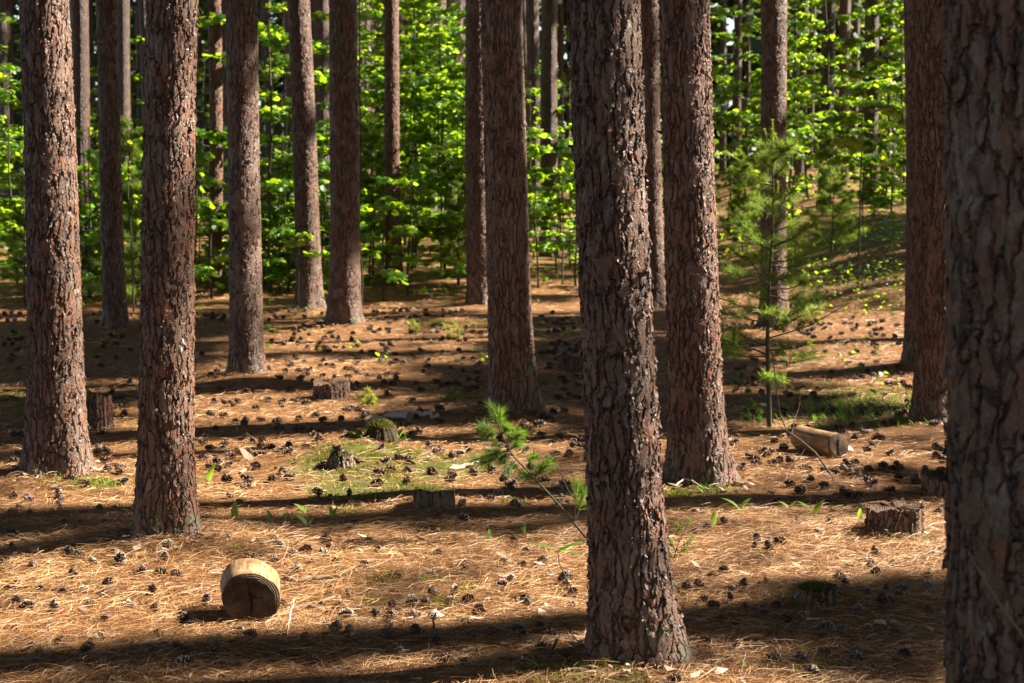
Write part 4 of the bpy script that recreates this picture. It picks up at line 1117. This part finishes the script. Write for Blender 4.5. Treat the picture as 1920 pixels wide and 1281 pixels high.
# low green undergrowth and the far woods
def leaf_mass(name, C, size, label, cat, tint, tl=.5, material='far'):
    n = len(C); V, T_, ti = leaves_mesh(C, rng.uniform(0, 6.28, n), size, rng.normal(0, tl, (n, 2)), rng, tint, True)
    tag(build(name, V, [T_], M[material], None, False, {'tint': ti}), label, cat, None, 'stuff')
n = 15000
d = rng.uniform(20.5, 42, n); px = rng.uniform(-300, 2250, n); x = at_depth(px, d)
k = (fbm(x * .9, d * .9, 3) > np.where((px > 1480) & (d < 28), .60, .50)) & (d > 20.8 + 2.2 * vnoise(px / 90, px * 0) + np.where(px > 900, 2.0, 0)); x, d = x[k], d[k]
leaf_mass('undergrowth', np.stack([x, d, hgt(x, d) + rng.random(len(x)) ** 1.6 * .75 * fbm(x, d, 2) * 1.6], -1), rng.uniform(.05, .11, len(x)), 'low green undergrowth spreading under the maple saplings', 'undergrowth', np.clip(rng.normal(.5, .25, len(x)), 0, 1), .5, 'leaf')
C = []
for i in range(70):
    d_, px_ = rng.uniform(12.5, 21), rng.uniform(0, 1700); xx = at_depth(px_, d_); m_ = rng.integers(3, 9)
    C.append(np.stack([xx + rng.normal(0, .05, m_), d_ + rng.normal(0, .05, m_), hgt(xx + np.zeros(m_), d_ + np.zeros(m_)) + rng.uniform(.02, .11, m_)], -1))
for i in range(46):
    d_, px_ = rng.uniform(18.5, 27), rng.uniform(1470, 1730); xx = at_depth(px_, d_); m_ = rng.integers(14, 46)
    C.append(np.stack([xx + rng.normal(0, .16, m_), d_ + rng.normal(0, .16, m_), hgt(xx + np.zeros(m_), d_ + np.zeros(m_)) + rng.uniform(.03, .28, m_)], -1))
C = np.concatenate(C)
leaf_mass('ground_sprouts', C, rng.uniform(.025, .055, len(C)), 'tiny green sprouts dotted over the middle of the needle floor', 'sprouts', np.clip(rng.normal(.5, .25, len(C)), 0, 1), .4, 'leaf')
C = []
for i in range(430):
    d = rng.uniform(50, 84); x = rng.uniform(-.42, .42) * d; z = rng.uniform(.2, 15) ** 1.0; m_ = rng.integers(35, 80); w = rng.uniform(.6, 1.7)
    C.append(np.stack([x + rng.normal(0, w, m_), d + rng.normal(0, w, m_), z + 1 + rng.normal(0, .28, m_)], -1))
C = np.concatenate(C); C[:, 2] = np.maximum(C[:, 2], hgt(C[:, 0], C[:, 1]) + .1)
leaf_mass('distant_foliage', C, rng.uniform(.18, .40, len(C)), 'distant mottled green woods closing the view', 'woods', np.clip(rng.normal(.3, .28, len(C)), 0, 1))
n = 17000; d = rng.uniform(86, 104, n); x = rng.uniform(-.5, .5, n) * d
leaf_mass('distant_foliage', np.stack([x, d, rng.uniform(.5, 36, n)], -1), rng.uniform(.9, 1.7, n), 'dark farthest woods at the back of the grove', 'woods', np.clip(rng.normal(.25, .2, n), 0, 1), .9)

# ------------------------------------------------------------------ twigs, branches
def stick(pts, rad, label, tint=.5, name='fallen_branch', side=(), seed=1):
    """pts: (px, py, height above floor m); side twigs: (fraction, px, py, h)"""
    P = []
    for a, b, h in pts:
        g_ = ground(a, b); 
        if h > .03:                                   # raised point: keep its floor distance from the neighbours
            g_ = g_.copy()
        P.append(g_ + np.array([0, 0, h]))
    P = np.array(P); o0 = P[0].copy(); t = np.linspace(0, len(P) - 1, 4 * len(P))
    S = np.stack([np.interp(t, np.arange(len(P)), P[:, i]) for i in range(3)], -1); r = np.random.default_rng(seed)
    S[1:-1] += r.normal(0, rad * .5, (len(S) - 2, 3))
    mb = MB(); v, q = tube(S - o0, np.linspace(rad, rad * .5, len(S)) * (1 + .15 * r.normal(0, 1, len(S)).clip(-1, 1)), 7); mb.add(v, q, tint)
    for fr, a, b, h in side:
        s0 = S[int(fr * (len(S) - 1))]; e = ground(a, b) + np.array([0, 0, h])
        v, q = tube(bend(s0, e, 6, .15, seed + 5) - o0, np.linspace(rad * .6, rad * .25, 6), 5); mb.add(v, q, tint)
    o = mb.build(name, M['twig'], None, True, loc=o0); return tag(o, label, 'branch', 'sticks and twigs on the floor')
def hang(pts, rad, label, tint, d_root, side=(), seed=2):
    """a springy dead branch standing off the floor: pts (px, py, dy) at depth of its root"""
    p = ground(*d_root); P = []
    for a, b, dy in pts:
        r_ = np.array(ray(a, b)); q = r_ / r_[1] * (p[1] + dy); q[2] += CH; P.append(q)
    P = np.array(P); t = np.linspace(0, len(P) - 1, 5 * len(P)); S = np.stack([np.interp(t, np.arange(len(P)), P[:, i]) for i in range(3)], -1) - p
    r = np.random.default_rng(seed); mb = MB()
    v, q = tube(S, np.linspace(rad, rad * .4, len(S)), 7); mb.add(v, q, tint)
    for fr, a, b, dy in side:
        r_ = np.array(ray(a, b)); e = r_ / r_[1] * (p[1] + dy); e[2] += CH
        v, q = tube(bend(S[int(fr * (len(S) - 1))], e - p, 6, .12, seed + int(a)), np.linspace(rad * .55, rad * .2, 6), 5); mb.add(v, q, tint)
    return tag(mb.build('fallen_branch', M['twig'], None, True, loc=p), label, 'branch', 'sticks and twigs on the floor')
hang([(1562, 896, 0), (1530, 850, .05), (1500, 825, .1), (1475, 808, .15), (1462, 775, .2), (1452, 700, .25), (1447, 655, .25)], .006, 'dead forked branch propped up in front of the longer brown log', .22, (1562, 897),
     ((.28, 1478, 893, .0), (.12, 1512, 862, .1), (.3, 1455, 838, .2), (.45, 1500, 740, .3)))
hang([(1090, 952, 0), (1065, 918, .02), (1048, 880, .04), (1035, 866, .05), (1018, 860, .06)], .005, 'pale arched twig beside the leaning pine seedling', .85, (1090, 956), ((.1, 985, 908, .1),))
stick([(768, 790, .03), (720, 790, .03), (690, 800, .02)], .028, 'short grey weathered branch behind the moss covered stump', .9, seed=1)
stick([(745, 788, .03), (790, 785, .03), (822, 784, .02)], .024, 'long grey weathered branch pointing at the thick dark pine', .95, seed=2)
stick([(843, 884, .012), (870, 879, .02), (897, 874, .02)], .013, 'thick pale stick lying between mossy mound and leaning seedling', .9, seed=3)
stick([(1578, 884, .02), (1602, 893, .015), (1638, 902, .008)], .016, 'short thick brown stick below the longer brown log', .6, seed=4)
stick([(340, 1116, .008), (410, 1100, .008), (470, 1090, .006)], .006, 'thin grey twig running behind the round sawn log', .6, seed=5)
stick([(515, 1093, .012), (565, 1097, .014), (610, 1092, .018), (638, 1088, .012)], .012, 'curved brown root like stick to the right of the round sawn log', .45, seed=6)
stick([(545, 1147, .012), (600, 1147, .012), (640, 1145, .01)], .015, 'straight half buried brown stick beside the round sawn log', .4, seed=7)
stick([(50, 1117, .01), (110, 1107, .012), (180, 1093, .015)], .006, 'thin dark twig lying in sun below the resin pine, far left', .3, seed=8, side=((.5, 108, 1099, .02),))
stick([(0, 1216, .006), (30, 1210, .012), (45, 1202, .02)], .007, 'short curved dark twig in the left lower corner', .3, seed=9)
stick([(1010, 1262, .0), (1040, 1225, .03), (1052, 1210, .04)], .006, 'small dark twig poking up beside the root of the biggest pine', .15, seed=10)
stick([(800, 1230, .01), (812, 1205, .05), (818, 1180, .06)], .006, 'dark bent twig standing up among the shaded cones', .1, seed=11)
stick([(845, 1228, .006), (880, 1222, .008), (900, 1220, .008)], .007, 'pale stick lying in shade at the bottom middle', .85, seed=12)
stick([(1670, 1172, .01), (1700, 1180, .012), (1722, 1185, .01)], .009, 'grey stick lying in shade near the blurred closest trunk', .75, seed=13)
stick([(1640, 1210, .006), (1700, 1205, .01), (1770, 1194, .012)], .006, 'long thin dark twig low in the shade near the closest trunk', .25, seed=14, side=((.3, 1690, 1196, .02),))
stick([(1700, 1053, .012), (1740, 1047, .02), (1780, 1030, .04)], .007, 'thin bent twig in front of the sharp sawn stump', .35, seed=15, side=((.2, 1732, 1040, .02),))
stick([(1250, 957, .008), (1400, 957, .01), (1490, 956, .01)], .006, 'thin straight stick lying along the shadow bar', .45, seed=16)
stick([(1265, 918, .02), (1285, 912, .04), (1330, 920, .006)], .006, 'pale twig at the foot of the pale rooted pine', .85, seed=17)
stick([(770, 1005, .008), (800, 1022, .012), (835, 1040, .008)], .006, 'thin grey twig slanting over sunny needles in the middle', .5, seed=18, side=((.4, 905, 1025, .01),))
stick([(785, 1080, .03), (784, 1100, .01)], .004, 'tiny upright twig beside the brightest moss tuft', .15, seed=19)
stick([(538, 1192, .0), (545, 1175, .05), (552, 1158, .07)], .0035, 'white dry stalk standing right of the round sawn log', .95, seed=20)
stick([(440, 1237, .006), (445, 1214, .008), (520, 1204, .01)], .005, 'thin dark twig in the shade below the round sawn log', .15, seed=21)
stick([(1390, 1262, .0), (1398, 1240, .03)], .003, 'thin pale stalk at the bottom, right of the biggest pine', .9, seed=22)
# dry twig in front of the closest trunk
p0 = np.array([at_depth(1812, 2.95), 2.95, 0]); 
P = []
for a, b in ((1815, 1035), (1850, 1095), (1885, 1150), (1935, 1215), (1990, 1330)):
    r_ = np.array(ray(a, b)); q = r_ / r_[1] * 3.0; q[2] += CH; P.append(q)
P.append(np.array([P[-1][0] + .08, 3.0, float(hgt(P[-1][0] + .08, 3.0))]))
P = np.array(P); o0 = P[-1].copy()
mb = MB(); v, q = tube(P - o0, [.0018, .0024, .0028, .003, .0033, .0036], 6); mb.add(v, q, .35)
r_ = np.array(ray(1925, 1160)); e = r_ / r_[1] * 3.0; e[2] += CH; 
v, q = tube(bend(P[3] - o0, e - o0, 5, .1), [.0025, .0024, .002, .0017, .0013], 5); mb.add(v, q, .35)
tag(mb.build('fallen_branch', M['twig'], None, True, loc=o0), 'blurred dry twig slanting in front of the closest trunk', 'branch', 'sticks and twigs on the floor')

# small red petal, left foreground
p = ground(116, 1158); mb = MB(); r = np.random.default_rng(5)
a = np.arange(9) / 9 * 2 * PI
V = np.concatenate([[(0, 0, .006)], np.stack([.008 * np.cos(a) * r.uniform(.8, 1.1, 9), .008 * np.sin(a) * r.uniform(.8, 1.1, 9), .012 + .006 * r.random(9)], -1), np.stack([.006 * np.cos(a), .006 * np.sin(a), np.full(9, .02)], -1)])
mb.add(V, [[0, 1 + i, 1 + (i + 1) % 9] for i in range(9)], .5); mb.add(V, [[1 + i, 1 + (i + 1) % 9, 10 + (i + 1) % 9] for i in range(9)] + [[1 + i, 10 + (i + 1) % 9, 10 + i] for i in range(9)], .5)
tag(mb.build('red_petal', M['red'], None, True, loc=p), 'tiny bright red petal on the needles at far left', 'petal')

# ------------------------------------------------------------------ pine cones
def cone_mesh(seed, L_=.048, Rm=.019, n=44, open_=.9):
    r = np.random.default_rng(seed); mb = MB()
    v, q = tube([(0, 0, z) for z in np.linspace(0, L_ * .92, 6)], np.array([.3, .38, .38, .3, .2, .06]) * Rm, 7); mb.add(v, q, .05)
    for i in range(n):
        t = (i + .5) / n; a = i * 2.39996; z = L_ * (.02 + .86 * t)
        prof = math.sin(PI * (t * .80 + .16)) ** .8
        ln = Rm * (.42 + .80 * prof) * r.uniform(.82, 1.15); el = (-.25 + 1.25 * t) + (1 - open_) * .8 + r.normal(0, .14)
        d = np.array([math.cos(a) * math.cos(el), math.sin(a) * math.cos(el), math.sin(el)]); s_ = np.array([-math.sin(a), math.cos(a), 0]); u = np.cross(d, s_)
        o = np.array([0, 0, z]); w = Rm * (.16 + .26 * prof); th = Rm * .09
        V = [o + s_ * w * .3, o - s_ * w * .3, o + d * ln * .72 + s_ * w, o + d * ln * .72 - s_ * w, o + d * ln * .97 + s_ * w * .72 + u * th * .4, o + d * ln * .97 - s_ * w * .72 + u * th * .4,
             o + d * ln * .75 + s_ * w * .9 - u * th * 2, o + d * ln * .75 - s_ * w * .9 - u * th * 2, o + d * ln * 1.04 + u * th * .2]
        mb.add(V, [[0, 1, 3, 2], [2, 3, 5, 4], [4, 5, 7, 6], [6, 7, 1, 0]], [0, 0, .55, .55, .95, .95, .5, .5, 1])
        mb.add([V[4], V[5], V[8]], [[0, 1, 2]], [.9, .9, 1])
    return mb
cproto = [cone_mesh(i, L_=.044 + .005 * (i % 3), Rm=.020 + .002 * (i % 2), open_=1.0 - .25 * (i % 3 == 2)) for i in range(5)]
KNOWN = [(75, 1222), (184, 1198), (116, 1208), (168, 1217), (66, 1247), (200, 1165), (286, 1115), (292, 1147), (307, 1210), (330, 1217), (402, 1235), (430, 1250), (306, 1160), (53, 1145), (100, 1150), (30, 1180), (15, 1105), (118, 1116), (155, 1110), (190, 1117), (205, 1100), (138, 1083),
         (10, 1055), (30, 1048), (48, 1017), (95, 945), (110, 942), (36, 956), (494, 1162), (530, 1140), (448, 1187), (470, 1196), (570, 1200), (630, 1186), (655, 1185), (634, 1142), (627, 1055), (605, 1043), (527, 1030), (574, 1037), (766, 1040), (745, 1085), (736, 1142), (705, 1160), (730, 1165), (622, 1110),
         (800, 1140), (812, 1118), (855, 1115), (920, 1195), (935, 1190), (980, 1195), (1010, 1175), (1028, 1195), (1020, 1218), (945, 1060), (965, 1022), (960, 1095), (1065, 1085), (1058, 1095), (990, 1140), (985, 1128), (870, 1250), (820, 1232), (836, 1240), (820, 1212), (725, 1196), (700, 1242), (750, 1232),
         (1333, 1083), (1355, 1078), (1370, 1130), (1367, 1110), (1425, 1102), (1440, 1097), (1455, 1020), (1420, 1018), (1442, 1012), (1462, 1022), (1416, 1030), (1440, 1035), (1532, 1002), (1318, 1130), (1352, 1165), (1380, 1168), (1457, 1142), (1443, 1200), (1490, 1240), (1505, 1245), (1450, 1245), (1545, 1230), (1575, 1180), (1608, 1148), (1655, 1140), (1660, 1112), (1625, 1118),
         (1590, 1070), (1630, 1058), (1640, 1080), (1740, 1082), (1742, 1105), (1745, 1130), (1740, 1152), (1560, 965), (1580, 970), (1610, 955), (1488, 935), (1460, 942), (1555, 985), (1440, 855), (1408, 862), (1415, 868), (1482, 870), (1430, 850), (1520, 905), (1545, 917), (1580, 925), (1590, 930), (1665, 925), (1655, 880), (1630, 908), (1685, 900), (1715, 905), (1770, 955), (1770, 975),
         (825, 970), (870, 985), (868, 948), (900, 938), (920, 940), (810, 890), (845, 905), (955, 985), (990, 975), (935, 1010), (905, 1015), (925, 1000), (655, 930), (630, 945), (595, 925), (618, 940), (560, 918), (425, 905), (408, 885), (465, 905), (460, 920), (430, 935), (447, 945), (545, 900), (548, 955), (480, 880), (505, 845), (540, 840), (470, 855), (395, 845), (600, 880),
         (722, 870), (748, 865), (735, 885), (770, 870), (520, 810), (440, 795), (560, 790), (480, 770), (530, 765), (575, 760), (640, 790), (660, 770), (770, 755), (740, 735), (730, 745), (790, 735), (820, 720), (690, 710), (640, 680), (600, 690), (560, 700), (540, 735), (800, 690), (830, 665), (870, 700), (860, 660), (790, 660), (725, 655), (700, 665), (590, 720), (670, 735), (880, 735), (1010, 800), (1030, 790), (1060, 775), (1040, 830), (1075, 840), (1060, 720)]
cones = []
def clear_spot(px, py):
    for k in PINES:
        v = PINES[k]; 
        if k == 'O':
            if px > 1772: return False
        elif abs(px - v[0]) < v[2] * .62 and py < v[1] + 4 and py > 400: return False
    return True
for a, b in KNOWN: cones.append(ground(a + rng.normal(0, 1), b))
tries = 0
while len(cones) < 980 and tries < 16000:
    tries += 1
    d = 4.9 + 15 * rng.random() ** .8; x = rng.uniform(-1, 1) * (.30 * d); q = np.array([x, d, float(hgt(x, d))]); px, py, _ = project(q)
    if not (0 < px < 1775 and 560 < py < 1281) or not clear_spot(px, py): continue
    if fbm(x * 1.3 + 70, d * 1.3, 2) < .38: continue
    if min((c[0] - q[0]) ** 2 + (c[1] - q[1]) ** 2 for c in cones) < .05 ** 2: continue
    cones.append(q)
# the cone on top of the rotten stump
_, sp, srad, sh = STUMPS['s6']; 
LAND = {'the round sawn log': LOG1.location, 'the longer brown log': LOG2.location}
LNAME = {'s1': 'the sharp sawn stump', 's2': 'the small mossy edged stump', 's3': 'the dark blurred stump', 's4': 'the tall grey stump', 's5': 'the moss covered stump', 's6': 'the low rotten stump', 's7': 'the low sunken stump', 's8': 'the half hidden shaded stump'}
for k, n_ in LNAME.items(): LAND[n_] = STUMPS[k][1]
for k in 'ABCEHIJL': LAND[NICK[k]] = POS[k]
LN = list(LAND); LPn = np.array([(LAND[k][0], LAND[k][1]) for k in LN])
order = sorted(range(len(cones)), key=lambda i: cones[i][1])
big = order[:299]; rest = order[299:]
CP_ = np.array([cones[i][:2] for i in big])
D = np.hypot(CP_[:, None, 0] - LPn[None, :, 0], CP_[:, None, 1] - LPn[None, :, 1])
rank = np.argsort(np.argsort(D, 0), 0)
labels = [None] * len(big); 
for i in range(len(big)):
    j = int(np.argmin(D[i])); rk = int(rank[i, j])
    lx, ly = CP_[i] - LPn[j]
    where = ('right' if lx > 0 else 'left') if abs(lx) > abs(ly) else ('beyond' if ly > 0 else 'in front')
    if rk < 15: labels[i] = (f'open brown pine cone {NUM[rk]} closest to {LN[j]}', None)
    else: labels[i] = (f'brown pine cone strewn well away, {where} of {LN[j]}' if where in ('right', 'left') else f'brown pine cone strewn well away, {where} of {LN[j]}'.replace('beyond of', 'beyond').replace('in front of of', 'in front of'), None)
protoobj = []
def place_cone(i, loc, label, rot=None, sc_=None):
    if len(protoobj) < 5:
        o = cproto[len(protoobj)].build('pine_cone', M['cone'], None); protoobj.append(o)
    else:
        o = protoobj[i % 5].copy(); COL.objects.link(o)
    s_ = sc_ or rng.uniform(.6, 1.0)
    lie = rng.random() < .72
    tx = rng.uniform(1.1, 1.75) if lie else rng.uniform(0, .5); rz = rng.uniform(0, 6.28)
    if rot: tx, rz = rot
    o.rotation_euler = (tx, rng.uniform(-.2, .2), rz); o.scale = (s_,) * 3
    up = (.016 * math.sin(tx) + .002) * s_ - rng.uniform(0, .006) - (.009 if rng.random() < .35 else 0)
    c_ = np.array([0, 0, 0.]) 
    # keep the cone centred on its spot when it lies down
    off = .022 * math.sin(tx) * s_
    o.location = (loc[0] - off * math.sin(rz), loc[1] + off * math.cos(rz), loc[2] + up)
    tag(o, label, 'pine cone', 'pine cones on the needle floor'); return o
for n_, i in enumerate(big): place_cone(n_, cones[i], labels[n_][0])
place_cone(0, np.array([sp[0] - .01, sp[1] - .02, sp[2] + sh + .012]), 'pine cone sitting on top of the low rotten stump', (.35, .5), 1.05)
# the many tiny far ones
mb = MB(); tpl = cone_mesh(3, n=26); TV = np.concatenate(tpl.V); TA = np.concatenate(tpl.A)
for i in rest:
    a, b = rng.uniform(0, 6.28), rng.uniform(.9, 1.8); c, s_ = math.cos(b), math.sin(b)
    W = np.stack([TV[:, 0], TV[:, 1] * c - (TV[:, 2] - .02) * s_, TV[:, 1] * s_ + (TV[:, 2] - .02) * c], -1); W = np.stack([W[:, 0] * math.cos(a) - W[:, 1] * math.sin(a), W[:, 0] * math.sin(a) + W[:, 1] * math.cos(a), W[:, 2]], -1) * rng.uniform(1.0, 1.3) + cones[i] + (0, 0, .018)
    base = mb.n
    mb.V.append(W); mb.A.append(TA); mb.n += len(W)
    for k in tpl.F: mb.F.setdefault(k, []).append(np.concatenate(tpl.F[k]) + base); mb.M.setdefault(k, []).append(np.concatenate(tpl.M[k]))
tag(mb.build('scattered_cones', M['cone'], None), 'small dark pine cones strewn over the far needle floor', 'pine cones', None, 'stuff')

# ------------------------------------------------------------------ light, sky, camera
w = bpy.data.worlds.new('World'); sc.world = w; w.use_nodes = True
nt = w.node_tree; nt.nodes.clear()
o_ = nt.nodes.new('ShaderNodeOutputWorld'); bg = nt.nodes.new('ShaderNodeBackground'); sk = nt.nodes.new('ShaderNodeTexSky')
sk.sky_type = 'NISHITA'; sk.sun_disc = False; sk.sun_elevation = ELEV; sk.sun_rotation = PI / 2 - PHI
nt.links.new(sk.outputs[0], bg.inputs[0]); bg.inputs[1].default_value = .05; nt.links.new(bg.outputs[0], o_.inputs[0])
ld = bpy.data.lights.new('sun', 'SUN'); ld.energy = 5.0; ld.angle = R(.53); ld.color = (1, .93, .82)
lo_ = bpy.data.objects.new('sun', ld); COL.objects.link(lo_)
from mathutils import Vector
lo_.rotation_euler = Vector(SUN).to_track_quat('Z', 'Y').to_euler(); lo_.location = (20, 12, 25)
cam = bpy.data.cameras.new('camera'); co_ = bpy.data.objects.new('camera', cam); COL.objects.link(co_)
co_.location = (0, 0, CH); co_.rotation_euler = (PI / 2 - PITCH, 0, 0)
cam.sensor_width = 36; cam.lens = 36 * F / 1920; cam.clip_end = 600; cam.clip_start = .05
cam.dof.use_dof = True; cam.dof.focus_distance = 6.6; cam.dof.aperture_fstop = 6.5; cam.dof.aperture_blades = 9
sc.camera = co_
sc.view_settings.view_transform = 'Standard'; sc.view_settings.look = 'None'; sc.view_settings.gamma = 1; sc.view_settings.exposure = 2.4
sc.cycles.max_bounces = 8; sc.cycles.diffuse_bounces = 4; sc.cycles.transmission_bounces = 6; sc.cycles.transparent_max_bounces = 8
sc.cycles.use_denoising = True; sc.cycles.sample_clamp_indirect = 6
print('clumps', len(clumps), sum(len(b) for b in bucket.values()), 'lit', (state==1).sum(), 'dark', (state==-1).sum(), 'covered dark', cover[state==-1].mean(), 'covered lit', cover[state==1].mean(), 'free', cover[state==0].mean(), 'cones', len(cones), 'trees', len(TREES))
